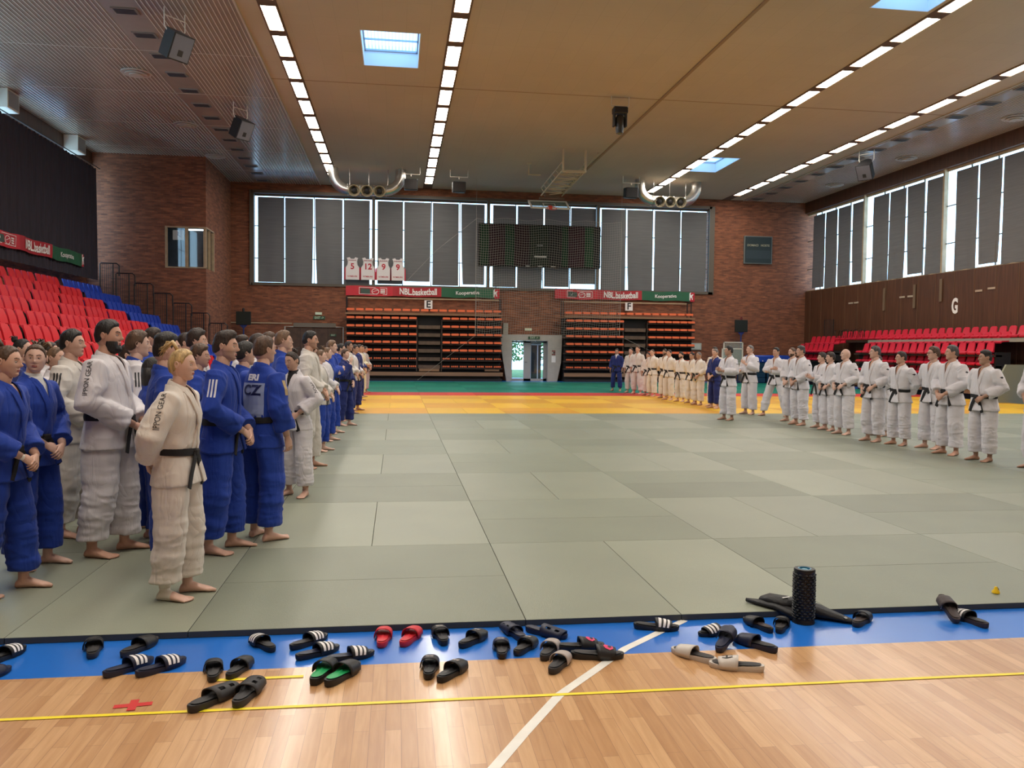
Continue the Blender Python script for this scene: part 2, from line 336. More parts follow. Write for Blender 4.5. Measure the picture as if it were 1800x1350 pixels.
for k, (x0, x1, y0, y1) in enumerate(SK):
    w = tag(link('window_%d' % (k+2), None), kind='structure')
    mb = MB(); t = .03
    e_ = .003; mb.box(x0+e_, x0+t, y0+e_, y1-e_, ZC-.004, ZC+.6); mb.box(x1-t, x1-e_, y0+e_, y1-e_, ZC-.004, ZC+.6); mb.box(x0+t, x1-t, y0+e_, y0+t, ZC-.004, ZC+.6); mb.box(x0+t, x1-t, y1-t, y1-e_, ZC-.004, ZC+.6); obj('shaft', mb, white_plaster, w)
    mb = MB(); zz = ZC+.42
    mb.box(x0+t, x0+.07, y0+t, y1-t, zz, zz+.05); mb.box(x1-.07, x1-t, y0+t, y1-t, zz, zz+.05); mb.box(x0+t, x1-t, y0+t, y0+.08, zz, zz+.05); mb.box(x0+t, x1-t, y1-.08, y1-t, zz, zz+.05)
    for q in (1, 2): mb.box(x0, x1, y0+(y1-y0)*q/3-.015, y0+(y1-y0)*q/3+.015, zz, zz+.05)
    obj('window_frame', mb, mat('skylight_bar', (.35, .42, .5), .5), w)
    mb = MB(); mb.add([(x0, y0, zz+.06), (x1, y0, zz+.06), (x1, y1, zz+.06), (x0, y1, zz+.06)], [(0, 1, 2, 3)]); obj('window_glass', mb, sky_panel, w)
# ------------------------------------------------------------------ window bands
blindm = bpy.data.materials.new('blind_fabric'); blindm.use_nodes = True
N, L, b = nodes_of(blindm); b.inputs['Base Color'].default_value = (.11, .105, .105, 1); b.inputs['Roughness'].default_value = .9
tcx = N.new('ShaderNodeTexCoord'); nz = N.new('ShaderNodeTexNoise'); mp = N.new('ShaderNodeMapping'); mp.inputs['Scale'].default_value = (.6, .6, 14)
L.new(tcx.outputs['Object'], mp.inputs[0]); L.new(mp.outputs[0], nz.inputs['Vector']); nz.inputs['Scale'].default_value = 1.5
r_ = N.new('ShaderNodeValToRGB'); r_.color_ramp.elements[0].color = (.10, .097, .095, 1); r_.color_ramp.elements[1].color = (.155, .15, .145, 1); L.new(nz.outputs['Fac'], r_.inputs[0]); L.new(r_.outputs[0], b.inputs['Base Color'])
tr = N.new('ShaderNodeBsdfTranslucent'); tr.inputs[0].default_value = (.26, .26, .30, 1); mxs = N.new('ShaderNodeMixShader'); mxs.inputs[0].default_value = .012
L.new(b.outputs[0], mxs.inputs[1]); L.new(tr.outputs[0], mxs.inputs[2]); L.new(mxs.outputs[0], N['Material Output'].inputs[0])
def window_band(idx, a0, a1, z0, z1, place, mull_w=.16, npan=4, dp=.3, fm=None):
    """frame and glass of one window module; place(u, d, z) -> world, d is depth outwards"""
    w = tag(link('window_%d' % idx, None), kind='structure')
    def pb(mb, u0, u1, d0, d1, zz0, zz1):
        P = [Vector(place(u, d, z)) for z in (zz0, zz1) for d in (d0, d1) for u in (u0, u1)]
        mb.add(P, [(0, 2, 3, 1), (4, 5, 7, 6), (0, 1, 5, 4), (2, 6, 7, 3), (0, 4, 6, 2), (1, 3, 7, 5)])
    mb = MB(); pb(mb, a0-mull_w/2, a0+mull_w/2, -.06, dp, z0, z1)
    pb(mb, a0, a1, dp-.06, dp, z1-.12, z1); pb(mb, a0, a1, dp-.06, dp, z0, z0+.05)
    obj('window_frame', mb, fm or frame_brown, w)
    mb = MB()
    for k in range(1, npan): u = a0+(a1-a0)*k/npan; pb(mb, u-.02, u+.02, dp-.05, dp, z0, z1)
    for f_ in (.28, .64): pb(mb, a0, a1, dp-.05, dp, z0+(z1-z0)*f_-.02, z0+(z1-z0)*f_+.02)
    obj('glazing_bar', mb, frame_brown, w)
    mb = MB(); P = [place(u, dp-.02, z) for z in (z0, z1) for u in (a0, a1)]; mb.add(P, [(0, 1, 3, 2)]); obj('window_glass', mb, glass_thin, w)
    return w
glass_thin = bpy.data.materials.new('thin_glass'); glass_thin.use_nodes = True
N = glass_thin.node_tree.nodes; L = glass_thin.node_tree.links; N.remove(N['Principled BSDF'])
tp = N.new('ShaderNodeBsdfTransparent'); tp.inputs[0].default_value = (.93, .97, 1, 1); gs = N.new('ShaderNodeBsdfGlossy'); gs.inputs['Roughness'].default_value = .03
mxs = N.new('ShaderNodeMixShader'); mxs.inputs[0].default_value = .06; L.new(tp.outputs[0], mxs.inputs[1]); L.new(gs.outputs[0], mxs.inputs[2]); L.new(mxs.outputs[0], N['Material Output'].inputs[0])
BM = [WX0, -2.05, 3.99, 9.97, WX1]
for k in range(4): window_band(5+k, BM[k], BM[k+1], WZ0, WZ1, lambda u, d, z: (u, YB+d, z))
mb = MB(); mb.box(WX0-.05, WX1+.12, YB-.08, YB+.1, WZ1-.03, WZ1+.12); mb.box(WX1, WX1+.3, YB-.08, YB+.1, WZ0-.12, WZ1+.1); mb.box(WX0-.05, WX1+.25, YB-.08, YB+.1, WZ0-.12, WZ0); mb.box(WX0-.14, WX0, YB-.08, YB+.1, WZ0-.12, WZ1+.12); struct('trim_6', mb, frame_brown)
for k in range(4): window_band(9+k, WYs[k+1], WYs[k], 5.1, 9.45, lambda u, d, z: (XR+d, u, z), .1, dp=.13, fm=frame_tan)
window_band(13, WYs[5], WYs[4], 5.1, 9.45, lambda u, d, z: (XR+d, u, z))
def blind(place, u0, u1, z0, z1, ub0, ub1, label, group, seed, wave=.02):
    rnd = random.Random(seed); nu, nz_ = 8, 14; V = []; ph = rnd.random()*6
    for j in range(nz_+1):
        t = j/nz_; z = z1+(z0-z1)*t
        a = u0+(ub0-u0)*t**2; c = u1+(ub1-u1)*t**2
        for i in range(nu+1):
            s_ = i/nu; V.append(place(a+(c-a)*s_, .10+wave*math.sin(6.3*s_*1.5+ph)*t+.01*math.sin(9*t+ph), z))
    mb = MB(); mb.add(V, [(j*(nu+1)+i, j*(nu+1)+i+1, (j+1)*(nu+1)+i+1, (j+1)*(nu+1)+i) for j in range(nz_) for i in range(nu)])
    o = obj('window_blind', mb, blindm, None, 3.2); tag(o, label, 'blind', group); return o
MOD = ['leftmost', 'second', 'third', 'rightmost']
# gaps (m) on the left of each blind at top / bottom, and raise of bottom edge
for k in range(4):
    a0, a1 = BM[k]+.08, BM[k+1]-.08; wd = (a1-a0)/4
    for q in range(4):
        g0 = (.12, .04, .06, .05)[q]+(.05 if (k*4+q) in (0, 7, 8) else 0); gb = g0+(.10 if (k*4+q) in (2, 7, 13) else .0)
        u0 = a0+q*wd+g0; u1 = a0+(q+1)*wd-.03-(.09 if q == 3 and k in (0, 1) else 0)
        zb = WZ0+.02+((.03, .0, .0, .0, .06, .22, .04, .12, .03, .0, .10, .28, 0, 0, 0, 0)[k*4+q])
        blind(lambda u, d, z: (u, YB+d, z), u0, u1, zb, WZ1-.20, a0+q*wd+gb, u1+(.0 if q != 1 else -.05), 'grey fabric blind in the %s bay of the back wall windows' % MOD[k], 'blinds of the %s back wall bay' % MOD[k], k*4+q)
for k in range(4):
    a1, a0 = WYs[k]-.1, WYs[k+1]+.1; wd = (a1-a0-.55)/4
    for q in range(4):   # q from far to near
        top = a1-.55-q*wd-(.0, .05, .07, .16)[q]; bot = top-(.0, .02, .0, .10)[(q+k) % 4]
        u1, u0 = top, a1-.55-(q+1)*wd+.02
        blind(lambda u, d, z: (XR+d*.6, u, z), u0, u1, 5.14+(.1 if (q+k) % 3 == 0 else 0), 9.22, u0+(.1 if (q == 1 and k > 0) else 0), bot, 'grey fabric blind in the %s bay of the right wall windows' % ('farthest', 'second farthest', 'third farthest', 'nearest')[k], 'blinds of the %s right wall bay' % ('farthest', 'second farthest', 'third farthest', 'nearest')[k], 40+k*4+q, .04)
# left wall glazing, curtain, fascia and vents
for k in range(3): window_band(14+k, 33.4-(k+1)*6, 33.4-k*6, 4.7, 9.42, lambda u, d, z: (XL-.3-d*.5, u, z), .1)
mb = MB(); mb.box(XL-.3, XL+.0, YF, YBOX, 9.5, ZC); struct('trim_7', mb, brown_panel)
curtm = mat('black_curtain', (.022, .017, .028), .85, var=.2, vscale=3, stretch=(1, 6, .4))
def curtain(y0, y1, label):
    V = []; n = int((y1-y0)/.045)
    for j in range(9):
        t = j/8
        for i in range(n+1):
            y = y0+(y1-y0)*i/n; zt = 9.22-.05*abs(math.sin((y-y0)*PI/.32)); z = zt+(4.45-zt)*t
            V.append((XL+.42+.035*math.sin(y*19.6)*(.5+.5*t)+.02*math.sin(y*7.1+t*2), y, z))
    mb = MB(); mb.add(V, [(j*(n+1)+i, j*(n+1)+i+1, (j+1)*(n+1)+i+1, (j+1)*(n+1)+i) for j in range(8) for i in range(n)])
    tag(obj('curtain', mb, curtm, None, 3.2), label, 'curtain')
curtain(27.25, 32.72, 'black curtain on the left wall, the one reaching the brick corner')
curtain(21.2, 27.32, 'black curtain on the left wall, cut off by the left picture edge')
mb = MB(); mb.tube([(XL+.42, 12, 9.28), (XL+.42, 33.2, 9.28)], .02); struct('trim_8', mb, black_metal)
for i, yy in enumerate((30.8, 24.8)):
    v = empty('air_box', 'white air outlet box under the left ceiling edge, the one ' + ('nearer the brick corner', 'at the left picture edge')[i], 'vent', (XL+.3, yy, ZC-.03))
    mb = MB(); mb.bbox(-.3, .25, -.42, .42, -.62, 0, .01); obj('housing', mb, white_metal, v); mb = MB(); mb.box(.251, .258, -.36, .36, -.56, -.06); obj('grille', mb, grey_plastic, v)
# ------------------------------------------------------------------ ceiling lights
lamp_glow = mat('lamp_glow', (1, 1, 1), .5, emit=(1, .93, .82), estr=LAMP_STRENGTH)
def make_light(w):
    o = empty('ceiling_light', 'recessed glowing ceiling light panel', 'light')
    mb = MB(); t = .02
    mb.box(-w/2-t, -w/2, -.81, .81, -.03, .0); mb.box(w/2, w/2+t, -.81, .81, -.03, 0); mb.box(-w/2, w/2, -.81, -.79, -.03, 0); mb.box(-w/2, w/2, .79, .81, -.03, 0); obj('frame', mb, mat('lamp_frame', (.35, .22, .14), .6), o)
    mb = MB(); mb.add([(-w/2, -.79, -.012), (-w/2, .79, -.012), (w/2, .79, -.012), (w/2, -.79, -.012)], [(0, 1, 2, 3)]); obj('diffuser', mb, lamp_glow, o); return o
L0 = make_light(.36); first = True
rows = [(-3.98, 'row of lights along the left slatted ceiling'), (.74, 'row of lights over the left half of the mats'), (12.40, 'row of lights over the right half of the mats'), (17.2, 'row of lights along the right slatted ceiling')]
for rx, nm in rows:
    mb = MB(); mb.box(rx-.24, rx+.24, YF+2, YB-.02, ZC-.006, ZC+.002); struct('trim_%d' % (9+rows.index((rx, nm))), mb, mat('lamp_channel', (.12, .07, .05), .8))
    for k in range(-12, 12):
        yy = 17.05+k*1.97
        if yy < YF+3 or yy > YB-.6: continue
        lab = 'glowing rectangular ceiling light in the '+nm
        if first: o = L0; o.location = (rx, yy, ZC-.006); o['label'] = lab; o['group'] = nm; first = False
        else: dup(L0, (rx, yy, ZC-.006), label=lab, group=nm)
# slot vents and round diffusers
v0 = empty('ceiling_vent', '', 'vent'); mb = MB(); mb.box(-.30, .30, -.2, .2, -.03, 0); obj('frame', mb, mat('vent_frame', (.22, .19, .16), .5), v0); mb = MB()
mb.box(-.25, .25, -.155, .155, -.033, -.0305)
for k in range(5): mb.box(-.25, .25, -.14+k*.065, -.11+k*.065, -.038, -.033)
obj('slat', mb, mat('vent_slat', (.05, .05, .05), .5), v0); first = True
for vx, side in ((-7.57, 'left'), (18.68, 'right')):
    for k in range(14):
        yy = 17.16+k*1.62
        lab = 'dark square vent in the flat strip of the %s slatted ceiling' % side; grp = 'vents of the %s slatted ceiling' % side
        if first: v0.location = (vx, yy, ZC-.02); v0['label'] = lab; v0['group'] = grp; first = False
        else: dup(v0, (vx, yy, ZC-.02), label=lab, group=grp)
d0 = empty('ceiling_diffuser', '', 'vent'); mb = MB()
for r0, z in ((.42, 0), (.3, -.04), (.18, -.07)): mb.lathe([(r0-.1, z-.02), (r0, z-.035), (r0+.02, z-.03), (r0+.02, z), (r0-.1, z)], 28)
obj('ring', mb, mat('diffuser_tan', (.46, .40, .34), .45), d0, .6); mb = MB(); mb.lathe([(.43, -.01), (.43, 0)], 28); obj('throat', mb, grey_plastic, d0); first = True
for vx, ys_, side in ((-8.77, (22.05, 28.0, 33.2), 'left'), (20.75, (21.74, 28.05, 33.9), 'right')):
    for yy, wh in zip(ys_, ('nearest', 'middle', 'farthest')):
        lab = 'round ring-shaped air diffuser in the %s slatted ceiling, the %s of three' % (side, wh)
        if first: d0.location = (vx, yy, ZC-.03); d0['label'] = lab; first = False
        else: dup(d0, (vx, yy, ZC-.03), label=lab)
# outside seen through the glass door: lawn, hedge and trees
mb = MB(); mb.box(2, 14, YB+4.5, 62, -.1, -.02); tag(obj('lawn', mb, mat('lawn_green', (.10, .2, .04), .9, var=.4, vscale=3)), 'sunlit green lawn seen through the left glass door', 'lawn', kind='stuff')
mb = MB(); mb.box(-40, 60, YB+.45, YB+4.5, -.06, -.02); mb.box(-40, 2, YB+4.5, 90, -.06, -.02); mb.box(14, 60, YB+4.5, 90, -.06, -.02); tag(obj('paving', mb, mat('paving', (.32, .33, .35), .9, var=.1)), 'pale paving outside the glass door', 'paving')  # mostly unseen; ground spread wide in grey to keep green bounce off the ceiling
leafm = mat('leaf', (.10, .26, .05), .7, var=.5, vscale=6); bark = mat('bark', (.09, .06, .04), .9)
def tree(x, y, h, lab):
    t = empty('tree', lab, 'tree', (x, y, 0)); mb = MB(); mb.tube([(0, 0, 0), (.1, 0, h*.3), (0, .1, h*.7)], [.18, .14, .06]); obj('trunk', mb, bark, t, 1)
    rnd = random.Random(int(x*10)); mb = MB()
    for k in range(900):
        a = rnd.random()*2*PI; rr = h*.32*rnd.random()**.4; z = h*(.22+.75*rnd.random()); cc = Vector((rr*math.cos(a), rr*math.sin(a), z)); s_ = .16
        u = Vector((rnd.gauss(0, 1), rnd.gauss(0, 1), rnd.gauss(0, 1))).normalized(); w = u.orthogonal().normalized()
        mb.add([cc-u*s_, cc+w*s_*.5, cc+u*s_, cc-w*s_*.5], [(0, 1, 2, 3)])
    obj('foliage', mb, leafm, t)
tree(5.4, 46, 3.9, 'leafy tree beyond the glass door, left one'); tree(8.6, 50, 4.3, 'leafy tree beyond the glass door, right one')
# ------------------------------------------------------------------ tatami mats
MT = .04
def mat_material(name, c, rough):
    m = mat(name, c, rough, bump=.25, bscale=160, spec=.32); N, L, b = nodes_of(m)
    oi = N.new('ShaderNodeObjectInfo'); h = N.new('ShaderNodeHueSaturation'); h.inputs['Color'].default_value = (*c, 1)
    mr = N.new('ShaderNodeMapRange'); mr.inputs['To Min'].default_value = .9; mr.inputs['To Max'].default_value = 1.08; L.new(oi.outputs['Random'], mr.inputs[0]); L.new(mr.outputs[0], h.inputs['Value'])
    g = N.new('ShaderNodeNewGeometry'); n = N.new('ShaderNodeTexNoise'); n.inputs['Scale'].default_value = 1.3; n.inputs['Detail'].default_value = 5; L.new(g.outputs['Position'], n.inputs['Vector'])
    r = N.new('ShaderNodeValToRGB'); r.color_ramp.elements[0].position = .3; r.color_ramp.elements[0].color = (.93, .93, .93, 1); r.color_ramp.elements[1].position = .7; r.color_ramp.elements[1].color = (1.04, 1.04, 1.03, 1)
    mx = N.new('ShaderNodeMixRGB'); mx.blend_type = 'MULTIPLY'; mx.inputs[0].default_value = 1; L.new(n.outputs['Fac'], r.inputs[0]); L.new(h.outputs[0], mx.inputs[1]); L.new(r.outputs[0], mx.inputs[2]); L.new(mx.outputs[0], b.inputs['Base Color'])
    return m
TAT = {'green': (mat_material('tatami_green_a', (.285, .305, .235), .36), mat_material('tatami_green_b', (.235, .255, .195), .42)),  # a lengthwise, b crosswise: the embossing's differing sheen is put into the base colour
       'yellow': (mat_material('tatami_yellow_a', (.76, .45, .03), .38), mat_material('tatami_yellow_b', (.64, .32, .03), .42)),
       'red': (mat_material('tatami_red_a', (.60, .05, .04), .42), mat_material('tatami_red_b', (.48, .04, .035), .48)),
       'teal': (mat_material('tatami_teal_a', (.0, .20, .14), .42), mat_material('tatami_teal_b', (.0, .17, .12), .48))}
tat_edge = mat('tatami_edge', (.05, .055, .06), .7)
TM = {}
for cname, (ma, mb_) in TAT.items():
    for ori in 'VH':
        sx, sy = (1, 2) if ori == 'V' else (2, 1); g_ = .0018
        mb = MB(); mb.bbox(g_, sx-g_, g_, sy-g_, 0, MT, .0025)
        me = mb.mesh('tatami_mat', [ma if ori == 'V' else mb_, tat_edge])
        for p in me.polygons:
            if p.center.z < MT-.0026: p.material_index = 1
        TM[cname, ori] = me
ZN = {'green': 'the large grey-green area', 'yellow': 'the yellow border area', 'red': 'the narrow red band', 'teal': 'the teal area by the far bleachers'}
def place_tatami():
    cells = []
    for j in range(18):
        for i in range(-4, 10):
            v = (i+j) % 2 == 0
            for k in (0, 1):
                if v: x, y, ori = i*2+k, j*2, 'V'
                else: x, y, ori = i*2, j*2+k, 'H'
                if i == -4 and j > 2: continue
                c = 'green' if y < 15.9 else 'yellow' if y < 23.9 else 'red' if y < 26 else 'teal'
                cx_, cy_ = x+(.5 if v else 1), y+(1 if v else .5)
                dp = (Vector((cx_, cy_, 0))-cam.matrix_world.translation); d_ = dp.dot(fw); u_ = dp.dot(r2)/d_*F_PX
                vis = d_ > 0 and abs(u_) < 900+900/d_*1.2 and not (x < -3.5 and y > 4) and not (y > 3 and x < -3.1 and y < 30)
                cells.append((d_ if vis else 1e3+d_, x, y, ori, c, v))
    cells.sort(); rest = MB()
    for n_, (d_, x, y, ori, c, v) in enumerate(cells):
        if n_ < 296:
            o = link('tatami_mat', TM[c, ori], None, (x, y, 0))
            tag(o, '%s judo mat laid %s' % ({'green': 'grey-green'}.get(c, c), 'lengthwise, pointing away from the camera' if v else 'crosswise to the camera'), 'mat', '%s mats laid %s' % ({'green': 'grey-green'}.get(c, c), 'lengthwise' if v else 'crosswise'))
        else:
            k0 = ['green', 'yellow', 'red', 'teal'].index(c)*2+(0 if v else 1); sx, sy = (1, 2) if v else (2, 1); rest.box(x+.002, x+sx-.002, y+.002, y+sy-.002, 0, MT, k0)
    tag(obj('tatami_field', rest, [m for k in ('green', 'yellow', 'red', 'teal') for m in TAT[k]]), 'remaining far and hidden judo mats under and behind the people', 'mats', kind='stuff')
place_tatami()
# ------------------------------------------------------------------ floor tapes
yt = mat('yellow_tape', (.9, .72, .02), .45, var=.04, vscale=10)
def strip(name, x0, x1, y0, y1, w, m, lab, seed):
    rnd = random.Random(seed); mb = MB(); n = max(2, int((x1-x0)/.12)); vs = []
    for k in range(n+1):
        x = x0+(x1-x0)*k/n; y = y0+(y1-y0)*k/n; a = rnd.uniform(-.0015, .0015); c = rnd.uniform(-.0015, .0015)
        vs += [(x, y-w/2+a, .003), (x, y+w/2+c, .003)]
    mb.add(vs, [(2*i, 2*i+2, 2*i+3, 2*i+1) for i in range(n)]); tag(obj(name, mb, m), lab, 'floor tape')
strip('floor_tape', -6.0, 12.0, -.985, -1.09, .026, yt, 'long yellow tape line running across the parquet in front', 1)
strip('floor_tape', -1.72, -1.27, -.652, -.648, .03, yt, 'short yellow tape piece beside the green-soled slides', 2)
mb = MB(); M_ = Matrix.Translation((-2.03, -.91, .002)) @ rotm(.12, 'Z'); mb.box(-.085, .085, -.019, .019, 0, .001, M=M_); mb.box(-.019, .019, -.06, .06, 0, .0014, M=M_)
tag(obj('tape_cross', mb, mat('red_tape', (.62, .03, .03), .5)), 'red tape cross stuck on the parquet near the left', 'floor tape')
# ------------------------------------------------------------------ retracted bleachers E and F
orange = mat('orange_seat', (.78, .15, .05), .45, var=.08, vscale=2); dark_wood = mat('dark_bleacher_wood', (.05, .028, .02), .6, var=.2); plank = mat('bleacher_plank', (.24, .13, .065), .6, var=.15, vscale=2, stretch=(.3, 4, 4))
black_in = mat('bleacher_dark', (.012, .01, .01), .8)
def seatE_me(kind):
    mb = MB()
    if kind == 'full':
        mb.loft([[(x, y, z) for x, z in ((-.19, -.03), (-.195, .03), (-.165, .06), (.165, .06), (.195, .03), (.19, -.03))] for y in (-.2, .08)]); mb.box(-.18, .18, -.22, -.19, -.05, .03)
    else:
        for k in range(4): mb.bbox(-.18+k*.095, -.115+k*.095, -.18, .02, -.04, .04, .008)
    return mb.mesh('seat', orange)
SE_full, SE_dot = seatE_me('full'), seatE_me('dot')
def bleacher(name, lab, x0, x1, ax0, ax1, ntop, nl, nr):
    b_ = empty(name, lab, 'bleachers', ((x0+x1)/2, 37.5, 0)); ox = (x0+x1)/2
    R = lambda a, c: (a-ox, c-ox)
    mb = MB(); a, c = R(x0, x1); mb.box(a+.05, c-.05, .35, 1.3, .1, 3.35); mb.box(a, c, -.1, 1.4, 0, .12); obj('frame', mb, black_in, b_)
    mb = MB(); mb.box(a-.04, c+.04, -.12, -.06, .27, .46); obj('front_plank', mb, plank, b_)
    mb = MB(); mb.box(a, c, .0, 1.4, 3.36, 3.46); obj('top_deck', mb, plank, b_)
    zs = [3.62, 3.20, 2.79, 2.385, 1.98, 1.575, 1.15, .75]
    for r_, z in enumerate(zs):
        if r_ == 0:
            for k in range(ntop): link('seat', SE_full, b_, (a+.25+(c-a-.5)*k/(ntop-1), .35, z))
            continue
        mb = MB()
        for p0, p1 in (R(x0, ax0), R(ax1, x1)): mb.box(p0, p1, .0, .5, z-.13, z-.06)
        obj('shelf', mb, dark_wood, b_)
        p0, p1 = R(x0, ax0); q0, q1 = R(ax1, x1)
        for k in range(nl): link('seat', SE_full if r_ < 6 else SE_dot, b_, (p0+.27+(p1-p0-.5)*k/(nl-1), .05, z))
        for k in range(nr): link('seat', SE_full if r_ < 6 else SE_dot, b_, (q0+.25+(q1-q0-.5)*k/(nr-1), .05, z))
        if 1 < r_: 
            mb = MB(); s0, s1 = R(ax0+.06, ax1-.06); mb.box(s0, s1, .04, .5, z-.12, z+.06); obj('step', mb, mat('aisle_step', (.11, .065, .04), .6, var=.2), b_)
    mb = MB(); s0, s1 = R(ax0+.1, ax1-.1); mb.box(s0, s1, -.02, .4, .5, .62); mb.box(c-.9, c-.15, .0, .4, .52, .64); obj('low_step', mb, plank, b_)
    mb = MB(); mb.box(-.05+R(ax0, 0)[0], R(ax0, 0)[0], .02, .5, .5, 3.1); mb.box(R(ax1, 0)[0], R(ax1, 0)[0]+.04, .02, .5, .5, 3.1); obj('divider', mb, dark_wood, b_)
    mb = MB()
    for p in (a+.02, c-.02): mb.tube([(p, 1.2, 3.4), (p, 1.2, 4.3)], .03, 6); mb.tube([(p, .6, 3.4), (p, .6, 4.25), (p, 1.2, 4.3)], .03, 6)
    obj('end_rail', mb, black_metal, b_)
    mb = MB(); mb.box(a, c, 1.3, 1.34, 4.24, 4.3); obj('back_rail', mb, frame_tan, b_)
    return b_
bleacher('bleachers', 'retracted bleachers with orange seats under the letter E, left of the glass door', -3.4, 4.6, .22, 1.45, 17, 8, 7)
bleacher('bleachers', 'retracted bleachers with orange seats under the letter F, right of the glass door', 7.9, 15.0, 11.08, 12.35, 15, 7, 6)
# ------------------------------------------------------------------ banners, jerseys, signs on the back wall
def cloth_banner(name, pts_fn, w, h, lab, M, mats, split, seed=0):
    """banner in local x (0..w), y (0..h) with ripples; M maps local to world (z towards the viewer)"""
    mb = MB(); nx, ny = 60, 4; V = []
    rip = lambda x, y: .018*math.sin(x*5+seed)+.012*math.sin(x*11+y*5)
    for j in range(ny+1):
        for i in range(nx+1): x = w*i/nx; y = h*j/ny; V.append(M @ Vector((x, y+.02*math.sin(x*3), rip(x, y))))
    F = []; mi = []
    for j in range(ny):
        for i in range(nx): mb_i = sum(w*(i+.5)/nx > s_ for s_ in split); F.append((j*(nx+1)+i, j*(nx+1)+i+1, (j+1)*(nx+1)+i+1, (j+1)*(nx+1)+i)); mi.append(mb_i)
    mb.add(V, F); mb.m = mi
    return obj(name, mb, mats, None, 3.2), rip
ban_red = mat('banner_red', (.50, .015, .03), .5); ban_green = mat('banner_green', (.01, .10, .045), .5); ban_white = mat('banner_white', (.8, .78, .76), .5); ban_dark = mat('banner_dark', (.03, .06, .045), .5); ban_dred = mat('banner_red_deep', (.38, .01, .02), .5)
def put_text(parent, txt, x, y, size, M, m, sx=1., bold=0., rip=None, z=.03, name='lettering'):
    t = text_mb(txt, size, 0, bold, 'CENTER', sx)
    t.v = [tuple(M @ Vector((p[0]+x, p[1]+y+(.02*math.sin((p[0]+x)*3)), z+(rip(p[0]+x, p[1]+y) if rip else 0)))) for p in t.v]
    o = obj(name, t, m, parent); return o
def nbl_banner(M, w, lab, seed):
    h = .5; k = w/8.05; S = lambda v: v*k
    o, rip = cloth_banner('banner', None, w, h, lab, M, [ban_red, ban_dred, ban_green, ban_red], (S(2.4), S(4.95), S(7.75)), seed); tag(o, lab, 'banner')
    put_text(o, 'NBL.basketball', S(3.75), .24, .46, M, ban_white, .70*k/ .98, .012, rip)
    put_text(o, 'Kooperativa', S(6.35), .25, .26, M, ban_white, .98*k, .004, rip)
    mb = MB(); mb.add([M @ Vector((x, y+.02*math.sin(x*3), .025+rip(x, y))) for x, y in ((S(.75), .12), (S(1.25), .12), (S(1.25), .38), (S(.75), .38))], [(0, 1, 2, 3)])
    obj('dark_emblem', mb, ban_dark, o)
    mb = MB()
    x0, x1, y0, y1 = S(.68), S(2.12), .07, .43
    for a, c, d, e in ((x0, x1, y1-.02, y1), (x0, x1, y0, y0+.02), (x0, x0+.02, y0, y1), (x1-.02, x1, y0, y1)):
        mb.add([M @ Vector((x, y+.02*math.sin(x*3), .028+rip(x, y))) for x, y in ((a, d), (c, d), (c, e), (a, e))], [(0, 1, 2, 3)])
    n = 20; cx_, cy_ = S(1.52), .25; ring = []
    for r_ in (.15, .125): ring += [M @ Vector((cx_+r_*1.3*math.cos(2*PI*q/n), cy_+r_*math.sin(2*PI*q/n)+.02*math.sin(cx_*3), .03+rip(cx_, 0))) for q in range(n)]
    mb.add(ring, [(q, (q+1) % n, n+(q+1) % n, n+q) for q in range(n)])
    mb.add([M @ Vector((x, y, .03+rip(x, y))) for x, y in ((cx_-.14, .2), (cx_+.16, .3), (cx_+.16, .32), (cx_-.14, .22))], [(0, 1, 2, 3)])
    for q in range(3): mb.add([M @ Vector((x, y, .03+rip(x, y))) for x, y in ((S(1.78), .14+q*.08), (S(2.02), .14+q*.08), (S(2.02), .19+q*.08), (S(1.78), .19+q*.08))], [(0, 1, 2, 3)])
    mb.add([M @ Vector((S(.9)+x, .2+y, .032+rip(S(1), .2))) for x, y in ((0, 0), (.22, 0), (.16, .05), (.11, .13), (.06, .05))], [(0, 1, 2, 3, 4)])
    obj('league_emblem', mb, ban_white, o)
    # white figure-shaped mark at the end
    mb = MB(); xx = w-S(.22)
    mb.prism([(xx-.09, .05), (xx-.05, .05), (xx-.03, .2), (xx+.02, .2), (xx+.06, .08), (xx+.1, .08), (xx+.06, .28), (xx+.13, .36), (xx+.1, .4), (xx, .33), (xx-.04, .4), (xx+.0, .46), (xx-.05, .48), (xx-.1, .42), (xx-.1, .3)], .004, M @ Matrix.Translation((0, 0, .03)))
    obj('figure_emblem', mb, ban_white, o)
nbl_banner(MBACK(-3.46, YB-.14, 4.38), 8.05, 'red and green league banner above the bleachers marked E', 0)
nbl_banner(MBACK(7.6, YB-.14, 4.42), 7.85, 'red and green league banner above the bleachers marked F', 2)
nbl_banner(Matrix.Translation((XL+.55, 22.6, 4.85)) @ rotm(PI/2, 'Z') @ rotm(PI/2, 'X'), 8.3, 'red and green league banner on the left wall below the black curtains', 1)
jw = mat('jersey_white', (.66, .62, .62), .7); jr = mat('jersey_red', (.42, .02, .04), .7)
